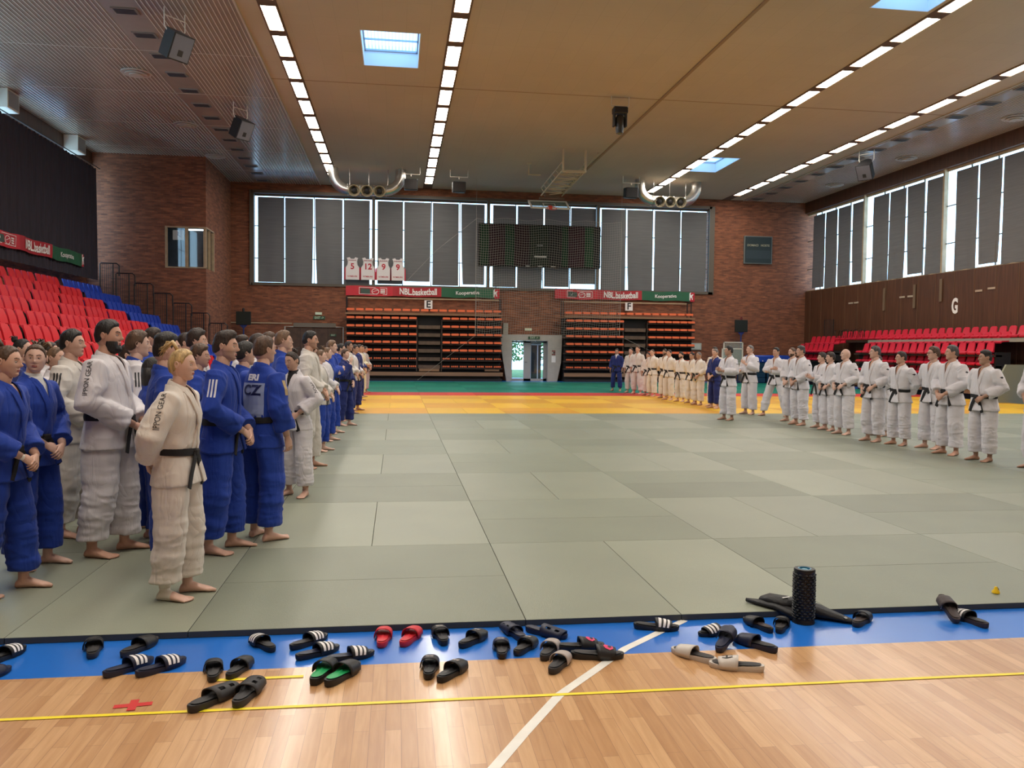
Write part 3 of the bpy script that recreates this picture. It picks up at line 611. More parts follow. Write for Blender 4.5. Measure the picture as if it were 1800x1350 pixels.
def jersey(x, num, lab):
    zb, zt = 5.2, 6.36; y = YB-.16; j = empty('jersey', lab, 'jersey', (x, y, zb), group=None); w = .37
    P = [(-w*.95, 0), (w*.95, 0), (w*.93, .62), (w*.72, .78), (w*.66, .95), (w*.8, 1.12), (w*.4, 1.16), (w*.22, 1.08), (-w*.22, 1.08), (-w*.4, 1.16), (-w*.8, 1.12), (-w*.66, .95), (-w*.72, .78), (-w*.93, .62)]
    Mx = rotm(PI/2, 'X')
    mb = MB(); mb.prism(P, .02, Mx); obj('front_panel', mb, jw, j)
    for s_ in (-1, 1):
        mb = MB(); mb.prism([(s_*w*.93, 0), (s_*w*1.12, .0), (s_*w*1.08, .6), (s_*w*.93, .66)][::s_], .02, Mx @ Matrix.Translation((0, 0, .001))); obj('side_panel', mb, jr, j)
        mb = MB(); mb.tube([(s_*w*.8, -.025, 1.12), (s_*w*.6, -.025, .95), (s_*w*.68, -.025, .78), (s_*w*.93, -.025, .64)], .012, 6); obj('arm_trim', mb, grey_plastic, j)
    text('number', num, .42, Mx @ Matrix.Translation((0, .68, .022)), jr, j, .002, .012)
    text('club_lettering', 'NYMBURK', .115, Mx @ Matrix.Translation((0, .17, .022)), jr, j, .002, .002, .95)
    rnd = random.Random(int(x*10)); mb = MB(); wd = .2
    for k in range(7): h_ = rnd.uniform(.05, .07); mb.box(-wd+k*.058, -wd+k*.058+.04, -.028, -.022, 1.0-h_/2, 1.0+h_/2)
    obj('name_lettering', mb, mat('faded_red', (.3, .12, .14), .7), j)
jersey(-3.12, '5', 'leftmost of the four white and red basketball jerseys, the one showing a five'); jersey(-2.33, '12', 'second from left of the four hanging basketball jerseys, the one showing twelve')
jersey(-1.52, '9', 'third from left of the four hanging basketball jerseys'); jersey(-.78, '9', 'rightmost of the four hanging white and red basketball jerseys')
for x, z, ch in ((.82, 3.97, 'E'), (11.68, 4.06, 'F')):
    s_ = empty('letter_sign', 'white sign with a black letter %s above the orange seats' % ch, 'sign', (x, YB-.3, z))
    mb = MB(); mb.box(-.21, .21, -.01, .01, -.22, .22); obj('board', mb, ban_white, s_); text('letter', ch, .5, Matrix.Translation((0, -.012, 0)) @ rotm(PI/2, 'X'), black, s_, .003, .012)
g_ = empty('letter_sign', 'white letter G on the brown panels of the right wall', 'sign', (XR-.02, 26.3, 3.64)); text('letter', 'G', .85, rotm(-PI/2, 'Z') @ rotm(PI/2, 'X'), ban_white, g_, .01, .03, .62)
# scoreboards
sb = empty('video_board', 'wide dark switched-off video board in front of the back windows', 'scoreboard', (6.7, YB-.35, 6.05))
mb = MB(); mb.bbox(-3.3, 3.3, -.12, .1, 0, 2.25, .02); obj('housing', mb, mat('board_dark', (.010, .009, .009), .8, spec=.2), sb)
for k, (xa, xb, cc) in enumerate(((-3.2, -2.75, (.012, .04, .018)), (-2.7, -1.9, (.035, .012, .018)), (-1.85, -1.4, (.012, .045, .02)), (-1.35, -.6, (.03, .012, .016)), (-.5, .45, (.02, .03, .02)), (1.2, 1.5, (.012, .045, .02)), (1.55, 2.4, (.04, .012, .02)), (2.45, 2.9, (.015, .06, .025)))):
    mb = MB(); mb.box(xa, xb, -.128, -.121, .06, 2.19); obj('display_panel', mb, mat('display_%d' % k, tuple(v*.6 for v in cc), .8, spec=.15), sb)
text('small_lettering', 'SKORE', .1, Matrix.Translation((0, -.13, 1.15)) @ rotm(PI/2, 'X'), grey_plastic, sb, .002)
mb = MB(); mb.box(-.3, .35, -.135, -.129, .52, .6); mb.box(-.75, -.55, -.135, -.129, .03, .07); mb.box(-.1, .15, -.135, -.129, .03, .07); mb.box(.6, .85, -.135, -.129, .03, .07); obj('caption_strip', mb, mat('pale_strip', (.4, .4, .36), .5), sb)
mb = MB(); [mb.box(p-.03, p+.03, .1, .3, -.0, 2.2) for p in (-2.6, 0, 2.6)]; obj('bracket', mb, black_metal, sb)
sc = empty('score_board', 'small square dark scoreboard on the right part of the back brick wall', 'scoreboard', (19.08, YB-.10, 6.57))
mb = MB(); mb.bbox(-.82, .82, -.04, .08, 0, 1.54, .01); obj('housing', mb, mat('score_housing', (.14, .15, .14), .5), sc); mb = MB(); mb.box(-.77, .77, -.05, -.041, .05, 1.49); obj('face', mb, mat('score_face', (.018, .028, .028), .4), sc)
text('lettering', 'DOMACI   HOSTE', .165, Matrix.Translation((0, -.055, 1.02)) @ rotm(PI/2, 'X'), mat('score_letters', (.35, .33, .22), .5), sc, .002, .003)
mb = MB(); mb.box(-.7, .7, -.056, -.051, .3, .75); obj('display_panel', mb, mat('score_panel', (.03, .04, .042), .3), sc)
# ------------------------------------------------------------------ glass door portal
portal = mat('portal_plaster', (.42, .39, .34), .7, var=.05)
p_ = empty('door_surround', 'pale tapering surround of the glass door between the bleachers', 'door surround', (6.2, 38, 0))
mb = MB(); Mx = Matrix.Translation((0, .25, 0)) @ rotm(PI/2, 'X')
mb.prism([(-1.3, 0), (-1.02, 0), (-1.02, 2.13), (.9, 2.13), (.9, 0), (1.42, 0), (1.62, 1.0), (1.66, 2.45), (-1.62, 2.45), (-1.58, 1.7)], .25, Mx); mb.box(-1.1, -1.02, .25, .99, 0, 2.2); mb.box(.9, .98, .25, .99, 0, 2.2); mb.box(-1.02, .9, .25, .99, 2.13, 2.45); obj('surround', mb, portal, p_)
mb = MB(); mb.box(-1.45, -1.2, .3, .6, 2.45, 3.05); obj('duct_cover', mb, portal, p_)
mb = MB(); mb.box(1.02, 1.6, -.012, -.002, 1.72, 1.735); obj('hatch_joint', mb, grey_plastic, p_)
d = tag(link('door_1', None, None, (6.14, 38.35, 0)), kind='structure'); alu = mat('door_frame_alu', (.36, .35, .33), .5)
mb = MB()
for x0, x1 in ((-.96, -.90), (-.28, .1), (.78, .96)): mb.box(x0, x1, 0, .08, .0, 2.12)
mb.box(-.96, .96, 0, .08, 2.03, 2.12); mb.box(-.96, .96, 0, .08, 0, .12); obj('door_frame', mb, alu, d)
for x0, x1 in ((-.9, -.28), (.1, .78)): mb = MB(); mb.box(x0, x1, .03, .04, .12, 2.03); obj('glass_pane', mb, glass_thin, d)
mb = MB(); mb.tube([(-.2, -.02, 1.0), (-.2, -.05, 1.0), (-.1, -.05, 1.0)], .012, 6); obj('door_handle', mb, black_metal, d)
mb = MB(); mb.box(.12, .72, .35, .4, 0, 2.03, 0); obj('porch_screen', mb, mat('porch_dark', (.02, .025, .03), .5), d); mb = MB(); mb.box(.1, .17, .3, .35, .1, 1.97); mb.box(.1, .72, .3, .35, 1.9, 1.99); mb.box(.5, .56, .3, .34, .1, 1.9); obj('porch_bar', mb, mat('porch_white', (.7, .75, .85), .5, emit=(.6, .7, .9), estr=.0), d)
signg = mat('exit_sign', (.5, .55, .4), .5, emit=(.6, .7, .5), estr=.12); signk = mat('exit_sign_dark', (.03, .08, .04), .5)
def exit_sign(x, y, z, w, h, txt, lab, cut=1.):
    e = empty('exit_sign', lab, 'sign', (x, y, z)); mb = MB(); mb.box(-w/2, w/2, -.02, .02, -h/2, h/2); obj('board', mb, signk if txt else signg, e)
    if txt: text('lettering', txt, h*1.05, Matrix.Translation((0, -.022, 0)) @ rotm(PI/2, 'X'), signg, e, .002, 0, cut)
exit_sign(6.35, 37.98, 2.29, .62, .15, 'EXIT ->', 'small green exit sign on the top of the glass door surround', .85)
exit_sign(6.2, YB-.03, 2.75, .38, .13, '', 'small pale emergency lamp box above the glass door')
exit_sign(-4.82, YB-.04, 3.2, .6, .17, 'EXIT ->', 'dark green exit sign above the brown double door on the left', .8); exit_sign(-4.85, YB-.04, 3.42, .34, .13, '', 'small pale lamp box above the left exit sign')
n_ = empty('notice', 'small white notice sheets on the right side of the door surround', 'notice', (7.42, 37.985, 1.25)); mb = MB(); mb.box(-.12, .1, -.004, 0, -.25, .1); obj('sheet', mb, ban_white, n_); mb = MB()
for k in range(3): mb.box(-.1+.08*(k % 2), -.03+.08*(k % 2), -.007, -.004, .14+k*.09, .2+k*.09); mb.box(-.02, .08, -.007, -.004, .14+k*.09, .2+k*.09)
obj('pictogram', mb, mat('picto_red', (.25, .03, .03), .5), n_)
# brown double door in the left part of the back wall
dd = tag(link('door_2', None, None, (-5.07, YB-.03, 0)), kind='structure'); doorwood = mat('door_wood', (.07, .035, .02), .6, var=.2)
mb = MB(); mb.box(-1.4, 1.4, -.05, 0, 0, 2.66); obj('door_leaf', mb, doorwood, dd)
mb = MB(); mb.tube([(-1.48, -.06, 1.2), (-1.48, -.06, 2.72), (-1.05, -.06, 2.72)], .035, 6); mb.tube([(1.48, -.06, 1.6), (1.48, -.06, 2.72), (1.1, -.06, 2.72)], .035, 6); obj('door_frame', mb, portal, dd)
mb = MB(); mb.box(-1.05, 1.1, -.1, -.02, 2.7, 2.92); obj('header_box', mb, mat('header_grey', (.16, .13, .1), .6), dd)
mb = MB()
for k in (-.7, 0, .7): mb.box(k-.008, k+.008, -.056, -.05, 0, 2.66)
obj('door_joint', mb, black_in, dd)
exit_sign(-4.1, YB-.11, 2.3, .33, .12, 'EXIT', 'faint exit sign on the brown double door', .8)
mb = MB(); mb.box(XC, -6.2, YB-.05, YB-.0, 2.86, 2.92); mb.box(XC+1.2, -6.6, YB-.05, YB, 1.95, 2.0); struct('trim_13', mb, frame_tan)
# scoreboards on blue posts
def post_board(x, y, lab, cap):
    b_ = empty('post_scoreboard', lab, 'scoreboard', (x, y, 0)); blue_m = mat('blue_steel', (.01, .03, .16), .4)
    mb = MB(); mb.bbox(-.36, .36, -.06, .06, 2.75, 3.42, .015); obj('display', mb, mat('post_display', (.008, .014, .011), .4), b_)
    mb = MB(); mb.prism([(-.2, 0), (-.06, -.16), (.06, -.16), (.2, 0)], .04, Matrix.Translation((0, .02, 2.76)) @ rotm(PI/2, 'X')); mb.tube([(0, 0, .5), (0, 0, 2.7)], .035, 8); mb.bbox(-.3, .3, -.35, .35, .04, .12, .01); mb.tube([(0, .3, .1), (0, 0, .9)], .03, 6); mb.tube([(0, 0, .1), (0, 0, .6)], .05, 8); obj('post', mb, blue_m, b_)
    mb = MB(); mb.lathe([(.06, 3.42), (.06, 3.56), (.03, 3.6)], 10); obj('horn', mb, mat('horn_red' if cap else 'horn_dark', (.12, .01, .01) if cap else (.02, .015, .015), .5), b_)
post_board(17.9, 38.2, 'black shot-clock board on a blue post by the right end of the back wall', 1)
post_board(-8.45, 38.0, 'black shot-clock board on a post behind the crowd on the left', 0)
# mobile hoops folded by the wall, boards, crash mats
def glass_board(x, y, z, w, h, lab, rz=0):
    g = empty('backboard', lab, 'backboard', (x, y, z), rz); mb = MB()
    for a, c, d_, e in ((-w/2, w/2, h-.05, h), (-w/2, w/2, 0, .05), (-w/2, -w/2+.05, 0, h), (w/2-.05, w/2, 0, h)): mb.box(a, c, -.03, .03, d_, e)
    obj('rim_frame', mb, white_metal, g); mb = MB(); mb.box(-w/2+.05, w/2-.05, -.008, .008, .05, h-.05); obj('glass', mb, mat('board_glass', (.35, .4, .36), .2, alpha=.35), g)
    mb = MB()
    for a in (-w*.3, w*.3): mb.tube([(a, .1, -z), (a, .05, .1)], .03, 6)
    mb.box(-w*.35, w*.35, -.1, .5, -z, -z+.12); obj('stand', mb, mat('hoop_base', (.01, .025, .08), .5), g)
glass_board(17.0, 37.1, 1.05, 1.1, 1.15, 'white-framed glass backboard parked behind the blue post, the taller one')
glass_board(16.5, 36.0, .9, 1.2, .95, 'white-framed glass backboard parked behind the men, the lower one', .1)
wb = empty('notice_board', 'small pale notice board on the back wall right of the bleachers marked F', 'board', (15.55, YB-.05, 1.75)); mb = MB(); mb.box(-.38, .38, -.02, .02, 0, .38); obj('panel', mb, mat('notice_pale', (.4, .42, .36), .6), wb); mb = MB(); mb.box(-.3, .3, -.024, -.021, .06, .32); obj('sheet', mb, mat('notice_sheet', (.5, .53, .48), .6), wb)
cm = empty('crash_mat', 'thick blue crash mat lying on stacked dark mats by the back wall', 'mat', (19.0, 37.3, 1.12)); mb = MB(); mb.bbox(-1.05, 1.15, -.6, .5, 0, .38, .06); obj('cushion', mb, mat('crash_blue', (.008, .05, .35), .45), cm, .7); mb = MB(); [mb.lathe([(.03, 0), (.03, .01)], 8, M=Matrix.Translation((q, -.605, .08)) @ rotm(PI/2, 'X')) for q in (-.5, .1, .7)]; obj('eyelet', mb, white_metal, cm)
for k, (xx, w_, lab) in enumerate(((19.55, .75, 'dark teal block of stacked mats under the blue crash mat, right one'), (18.35, .35, 'dark teal block of stacked mats under the blue crash mat, left one'))):
    mb = MB(); [mb.bbox(xx-w_, xx+w_, 36.75, 37.85, .04+q*.27, .30+q*.27, .02) for q in range(4)]; tag(obj('mat_stack', mb, mat('dark_teal_vinyl', (.006, .035, .07), .4)), lab, 'mat stack')
bx = MB(); bx.bbox(17.45, 17.9, 36.9, 37.5, .04, .85, .02); tag(obj('cabinet', bx, mat('grey_cabinet', (.28, .25, .2), .6)), 'grey cabinet beside the dark mat stacks', 'cabinet')
# ------------------------------------------------------------------ ceiling hoop, net, ducts, speakers
hp = empty('basketball_hoop', 'folded-up ceiling basketball hoop on a pale lattice arm', 'basketball hoop', (6.4, 29.2, ZC)); pm = mat('hoop_paint', (.48, .40, .27), .5)
O = Vector((6.4, 29.2, ZC)); W = lambda x, y, z: Vector((x, y, z))-O
mb = MB()
for x in (6.03, 6.98): mb.tube([W(x, 29.2, ZC), W(x, 29.2, ZC-.95)], .05, 6)
mb.tube([W(6.03, 29.2, ZC-.95), W(6.98, 29.2, ZC-.95)], .04, 6)
mb.tube([W(5.05, 32.2, ZC), W(5.05, 32.2, ZC-.5), W(5.6, 32.2, ZC-.5)], .04, 6); mb.box(*[v for p in zip(W(4.95, 32.1, ZC-.06), W(5.15, 32.3, ZC)) for v in p]); obj('ceiling_mount', mb, pm, hp)
mb = MB(); A0, A1 = W(6.0, 29.2, ZC-.9), W(7.0, 29.2, ZC-.9); B0, B1 = W(5.95, 34.0, 9.0), W(6.95, 34.0, 9.0)
for dz in (0, .35):
    for a, c in ((A0, B0), (A1, B1)): mb.tube([a+Vector((0, 0, dz)), c+Vector((0, 0, dz))], .035, 6)
for k in range(7):
    t0, t1 = k/7, (k+1)/7; l = lambda a, c, t: a+(c-a)*t
    mb.tube([l(A0, B0, t0), l(A1, B1, t0)], .025, 6); mb.tube([l(A0, B0, t0) if k % 2 else l(A1, B1, t0), l(A1, B1, t1) if k % 2 else l(A0, B0, t1)], .02, 6)
    for a, c in ((A0, B0), (A1, B1)): mb.tube([l(a, c, t0), l(a, c, t1)+Vector((0, 0, .35))], .018, 5)
mb.tube([W(7.55, 29.3, ZC-.1), W(7.0, 33.8, 9.1)], .03, 6); obj('lattice_arm', mb, pm, hp)
mb = MB(); c = W(6.45, 33.9, 9.0); mb.box(c.x-.35, c.x+.35, c.y-.15, c.y+.1, c.z-.1, c.z+.12); mb.box(c.x-.6, c.x+.6, c.y-.05, c.y+.05, c.z-.2, c.z-.1); obj('winch', mb, mat('winch_dark', (.12, .07, .04), .5), hp)
Mb = Matrix.Translation(W(6.35, 34.15, 8.6)) @ rotm(math.radians(-62), 'X')
mb = MB()
for a, cc, d_, e in ((-.95, .95, .46, .54), (-.95, .95, -.54, -.46), (-.95, -.87, -.54, .54), (.87, .95, -.54, .54)): mb.box(a, cc, -.03, .03, d_, e, M=Mb)
mb.box(-.3, .3, -.035, -.03, -.33, -.29, M=Mb); mb.box(-.3, .3, -.035, -.03, .08, .12, M=Mb); mb.box(-.3, -.26, -.035, -.03, -.33, .12, M=Mb); mb.box(.26, .3, -.035, -.03, -.33, .12, M=Mb); obj('board_frame', mb, white_metal, hp)
mb = MB(); mb.box(-.88, .88, -.01, .01, -.48, .48, M=Mb); obj('board_glass', mb, mat('board_glass2', (.2, .24, .2), .15, alpha=.6), hp)
mb = MB(); mb.tube([Mb @ Vector((.23*math.cos(a), -.1, -.55-.25+.23*math.sin(a))) for a in [2*PI*q/20 for q in range(21)]], .014, 6, cap=False); mb.box(-.08, .08, -.1, .02, -.56, -.36, M=Mb); rim = obj('rim', mb, mat('rim_red', (.6, .05, .03), .4), hp)
# safety net
netm = mat('net_cord', (.30, .28, .25), .9, spec=.1); nt = MB(); NX0, NX1, NZ0, NZ1, NY = 3.05, 10.42, 2.36, 8.12, 35.9
yy = lambda x, z: NY+.05*math.sin(x*4+z)
sag = lambda x: .05*math.sin(x*3.1)
nx = 62; nz = 48; xw = .0042
for i in range(nx+1):
    x = NX0+(NX1-NX0)*i/nx; V = []
    for j in range(13):
        z = NZ0+(NZ1-NZ0)*j/12+(sag(x) if j in (0, 12) else 0); V += [(x-xw+.03*math.sin(z*2), yy(x, z), z), (x+xw+.03*math.sin(z*2), yy(x, z), z)]
    nt.add(V, [(2*q, 2*q+1, 2*q+3, 2*q+2) for q in range(12)])
for j in range(nz+1):
    z = NZ0+(NZ1-NZ0)*j/nz; V = []
    for i in range(25):
        x = NX0+(NX1-NX0)*i/24; V += [(x, yy(x, z), z-xw+sag(x)), (x, yy(x, z), z+xw+sag(x))]
    nt.add(V, [(2*q, 2*q+1, 2*q+3, 2*q+2) for q in range(24)])
nb = MB(); nb.tube([(NX0, yy(NX0, 3), NZ0), (NX0, NY, NZ1)], .012, 5); nb.tube([(NX1, yy(NX1, 3), NZ0), (NX1, NY, NZ1)], .012, 5); nb.tube([(NX0+(NX1-NX0)*i/24, NY, NZ1+sag(NX0+(NX1-NX0)*i/24)) for i in range(25)], .01, 5)
ne = empty('safety_net', 'wide pale safety net hanging in front of the dark video board', 'net', (6.7, NY, 5.2)); 
for nm_, q_ in (('netting', nt), ('edge_cord', nb)): q_.v = [(a-6.7, b_-NY, c-5.2) for a, b_, c in q_.v]; obj(nm_, q_, netm, ne)
mb = MB(); mb.tube([(-6.5, 0, -5.1), (-3.65, 0, -2.85)], .006, 4); mb.tube([(-3.65, 0, 2.9), (-5.6, 0, 1.3), (-7.2, 0, -.4)], .006, 4); mb.tube([(3.72, 0, -2.8), (5.5, 0, -3.6)], .006, 4); mb.tube([(NX0-6.7, 0, 2.9), (NX0-6.7, 0, ZC-5.2)], .006, 4); mb.tube([(NX1-6.7, 0, 2.9), (NX1-6.7, 0, ZC-5.2)], .006, 4); obj('guy_cord', mb, netm, ne)
# spiral ducts
def duct(x0, x1, lab):
    cx_ = (x0+x1)/2; D = empty('air_duct', lab, 'air duct', (cx_, 34.75, ZC)); h = (x1-x0)/2; n = 9; P = []
    r = .24; zc = -1.0
    P.append((-h+.05, 0, 0))
    for k in range(n+1): a = PI/2*k/n; P.append((-h+.05+.75*(1-math.cos(a)), 0, -.25-.75*math.sin(a)))
    Q = [(-p[0], p[1], p[2]) for p in reversed(P)]
    mb = MB(); mb.tube(P+Q, r, 20); obj('pipe', mb, steel, D, .6)
    mb = MB()
    for p in (-h*.55, -h*.19, h*.19, h*.55): mb.lathe([(r+.005, -.02), (r+.02, -.01), (r+.02, .01), (r+.005, .02)], 20, M=Matrix.Translation((p, 0, -1.0)) @ rotm(PI/2, 'Y'), cap=False)
    obj('joint_ring', mb, steel, D)
    for p in (-h*.36, 0, h*.36):
        Mn = Matrix.Translation((p, -.1, -1.02)) @ rotm(PI/2+.25, 'X')
        mb = MB(); mb.lathe([(.16, 0), (.2, .16), (.27, .3), (.27, .33), (.24, .33), (.17, .24), (.16, .18)], 24, M=Mn, cap=False); nz_ = obj('nozzle', mb, mat('nozzle_metal', (.5, .42, .28), .3, metal=.7), D, .6)
        mb = MB(); mb.ball((0, 0, 0), .14, 14); mb.v = [tuple(Mn @ (Vector(q)+Vector((0, 0, .2)))) for q in mb.v]; obj('nozzle_core', mb, black_in, nz_, 3.2)
    mb = MB()
    for p in (-h*.5, h*.05, h*.6): mb.tube([(p, 0, 0), (p, 0, -.8)], .012, 5)
    obj('hanger', mb, steel, D)
duct(-3.85, -.62, 'silver air duct with three round nozzles under the left part of the ceiling'); duct(10.95, 13.95, 'silver air duct with three round nozzles under the right part of the ceiling')
def box_speaker(x, y, lab, w=.46, drop=.62):
    s_ = empty('hanging_speaker', lab, 'speaker', (x, y, ZC)); mb = MB(); mb.tube([(-w*.9, 0, 0), (-w*.9, 0, -.32), (w*.9, 0, -.32), (w*.9, 0, 0)], .02, 6); mb.tube([(0, 0, -.32), (0, 0, -drop+.2)], .03, 6); obj('bracket', mb, white_metal, s_)
    mb = MB(); mb.bbox(-w/2-.08, w/2+.08, -.25, .25, -drop-.42, -drop+.08, .03, M=rotm(.1, 'X')); c_ = obj('cabinet', mb, black, s_); mb = MB(); mb.box(-w/2-.03, w/2+.03, -.262, -.25, -drop-.38, -drop+.04, M=rotm(.1, 'X')); obj('grille', mb, black_metal, s_)
box_speaker(-.2, 34.0, 'black box speaker on a white bracket beside the left silver duct'); box_speaker(2.05, 34.2, 'black box speaker on a white bracket right of the second light row'); box_speaker(10.35, 34.0, 'black box speaker left of the right silver duct')
def wedge_speaker(x, y, rz, lab, tilt=.5):
    s_ = empty('hanging_speaker', lab, 'speaker', (x, y, ZC), rz); mb = MB(); mb.tube([(-.3, 0, 0), (-.3, 0, -.45), (-.22, 0, -.55)], .015, 6); mb.tube([(.3, 0, 0), (.3, 0, -.45), (.22, 0, -.55)], .015, 6); mb.tube([(-.3, 0, -.2), (.3, 0, -.2)], .012, 6); obj('bracket', mb, white_metal, s_)
    Mx = Matrix.Translation((0, 0, -.85)) @ rotm(tilt, 'X'); mb = MB(); mb.prism([(-.3, -.28), (.3, -.28), (.22, .22), (.08, .34), (-.08, .34), (-.22, .22)], .66, Mx @ Matrix.Translation((0, 0, -.33))); obj('cabinet', mb, black, s_)
    mb = MB(); mb.box(-.27, .27, -.295, -.281, -.3, .3, M=Mx); g = obj('grille', mb, mat('speaker_grille', (.1, .1, .12), .5), s_); mb = MB(); mb.box(-.07, .07, -.3, -.296, -.2, -.05, M=Mx); obj('port', mb, black, s_)
wedge_speaker(-6.35, 17.0, .9, 'black wedge loudspeaker hanging from the left slatted ceiling, nearest one'); wedge_speaker(-6.2, 24.9, .9, 'black wedge loudspeaker hanging from the left slatted ceiling, farther one'); wedge_speaker(18.3, 27.0, -.9, 'black wedge loudspeaker hanging under the right slatted ceiling', .6)
cmh = empty('stage_light', 'black moving-head stage light hanging from the middle of the ceiling', 'stage light', (6.46, 21.9, ZC)); mb = MB()
for x in (-.3, .3): mb.tube([(x, 0, 0), (x, 0, -.32)], .012, 6)
mb.tube([(-.3, 0, -.32), (.3, 0, -.32)], .018, 6); obj('hanger', mb, white_metal, cmh); mb = MB(); mb.bbox(-.24, .24, -.16, .16, -.58, -.36, .03); obj('base', mb, black, cmh)
mb = MB(); mb.bbox(-.23, -.16, -.1, .1, -1.0, -.55, .02); mb.bbox(.16, .23, -.1, .1, -1.0, -.55, .02); obj('yoke', mb, black, cmh); mb = MB(); mb.lathe([(.12, -1.2), (.15, -1.0), (.155, -.72), (.1, -.62)], 18, M=Matrix.Identity(4)); obj('head', mb, mat('lamp_head', (.02, .018, .015), .3), cmh, .6); mb = MB(); mb.lathe([(.02, -1.24), (.1, -1.22), (.115, -1.19)], 18); obj('lens', mb, mat('lens_amber', (.12, .09, .04), .1), cmh, .6)
# ------------------------------------------------------------------ left stand: tiers, seats, railings
red_seat = mat('red_seat', (.60, .012, .02), .5, spec=.3, var=.1, vscale=1.2); tier_m = mat('tier_concrete', (.10, .05, .05), .8); blue_c = mat('tier_blue', (.01, .045, .30), .7, var=.12, vscale=5)
TX = [-13.35+.8*k for k in range(9)]; TZ = [3.38-.41*k for k in range(9)]
mb = MB(); mb3 = MB()
for k in range(9):
    x0 = XL-.08 if k == 0 else TX[k]-.3; mb.box(x0, TX[k]+.5, 6, 28.25, 0, TZ[k]); mb3.box(x0, TX[k]+.5, 28.25, YBOX-.02, 0, TZ[k]+.02)
tag(obj('tiered_stand', mb, tier_m), 'stepped platform under the red seats on the left', 'stand'); tag(obj('stand_steps', mb3, blue_c), 'blue steps at the far end of the left stand', 'steps')
def seat_mb():
    mb = MB()
    rings = []
    for z, y, w in ((.42, .02, .19), (.44, -.02, .205), (.62, -.06, .20), (.76, -.11, .185), (.81, -.13, .15)):
        rings.append([(-w, y-.02, z), (w, y-.02, z), (w, y+.02, z), (-w, y+.02, z)])
    mb.loft(rings); back = mb
    pan = MB(); pan.loft([[(-.21, .02, .40), (.21, .02, .40), (.21, .02, .44), (-.21, .02, .44)], [(-.22, .2, .39), (.22, .2, .39), (.22, .2, .43), (-.22, .2, .43)], [(-.2, .42, .40), (.2, .42, .40), (.2, .4, .44), (-.2, .4, .44)], [(-.17, .45, .34), (.17, .45, .34), (.17, .46, .38), (-.17, .46, .38)]])
    leg = MB(); leg.box(-.03, .03, .0, .05, 0, .4); leg.box(-.15, .15, .0, .12, 0, .02)
    return back, pan, leg
def make_seat():
    s_ = empty('stadium_seat', '', 'seat'); a, p, l = seat_mb()
    obj('backrest', a, red_seat, s_, .6); obj('seat_pan', p, red_seat, s_, .6); obj('leg', l, black_metal, s_); return s_
S0 = make_seat(); first = True
RNm = ['top', 'second', 'third', 'fourth', 'fifth', 'sixth', 'seventh', 'eighth']
yn = [22.0, 20.0, 17.6, 15.4, 13.2, 11.2, 9.6, 8.6]
for k in range(8):
    y = 28.0
    cnt = 0
    while y > yn[k]:
        lab = 'red plastic seat in the %s row of the left stand' % RNm[k]; grp = 'red seats, %s row of the left stand' % RNm[k]
        if first: S0.location = (TX[k], y, TZ[k]); S0.rotation_euler = (0, 0, -PI/2); S0['label'] = lab; S0['group'] = grp; first = False
        else: dup(S0, (TX[k], y, TZ[k]), -PI/2, lab, grp)
        cnt += 1; y -= .5 if cnt % 4 else .62
blue_seat = mat('blue_seat', (.008, .045, .38), .42, var=.1, vscale=1.2)
SB = empty('stadium_seat', '', 'seat'); a_, p_q, l_q = seat_mb(); obj('backrest', a_, blue_seat, SB, .6); obj('seat_pan', p_q, blue_seat, SB, .6); obj('leg', l_q, black_metal, SB); first = True
for k in range(8):
    for q in range(8):
        y = 32.5-q*.52; lab = 'blue plastic seat in the %s row of the left stand' % RNm[k]; grp = 'blue seats, %s row of the left stand' % RNm[k]
        if first: SB.location = (TX[k], y, TZ[k]); SB.rotation_euler = (0, 0, -PI/2); SB['label'] = lab; SB['group'] = grp; first = False
        else: dup(SB, (TX[k], y, TZ[k]), -PI/2, lab, grp)
rail = [(-13.4, 5.2), (-12.75, 4.78), (-12.0, 4.36), (-11.2, 3.95), (-10.4, 3.53), (-9.65, 3.12), (-8.9, 2.68)]
for k, (x, zt) in enumerate(rail):
    h_ = 1.3; r_ = empty('railing', '', 'railing', (x, 32.85, zt-h_)); wdt = .78
    mb = MB(); mb.tube([(-.1, 0, -.1), (-.1, 0, h_-.03), (-.05, 0, h_), (wdt-.2, 0, h_), (wdt-.1, 0, h_-.1), (wdt-.1, 0, h_-.55)], .028, 6); mb.tube([(wdt*.55, 0, -.2), (wdt*.55, 0, h_)], .028, 6); obj('frame', mb, black_metal, r_)
    mb = MB()
    for q in range(6): mb.tube([(-.02+q*.09, 0, -.1), (-.02+q*.09, 0, h_)], .008, 4)
    obj('bars', mb, black_metal, r_)
    r_['label'] = 'black stair railing section by the brick block, %s' % ('topmost', 'second from the top', 'third from the top', 'fourth from the top', 'third from the bottom', 'second from the bottom', 'lowest')[k]
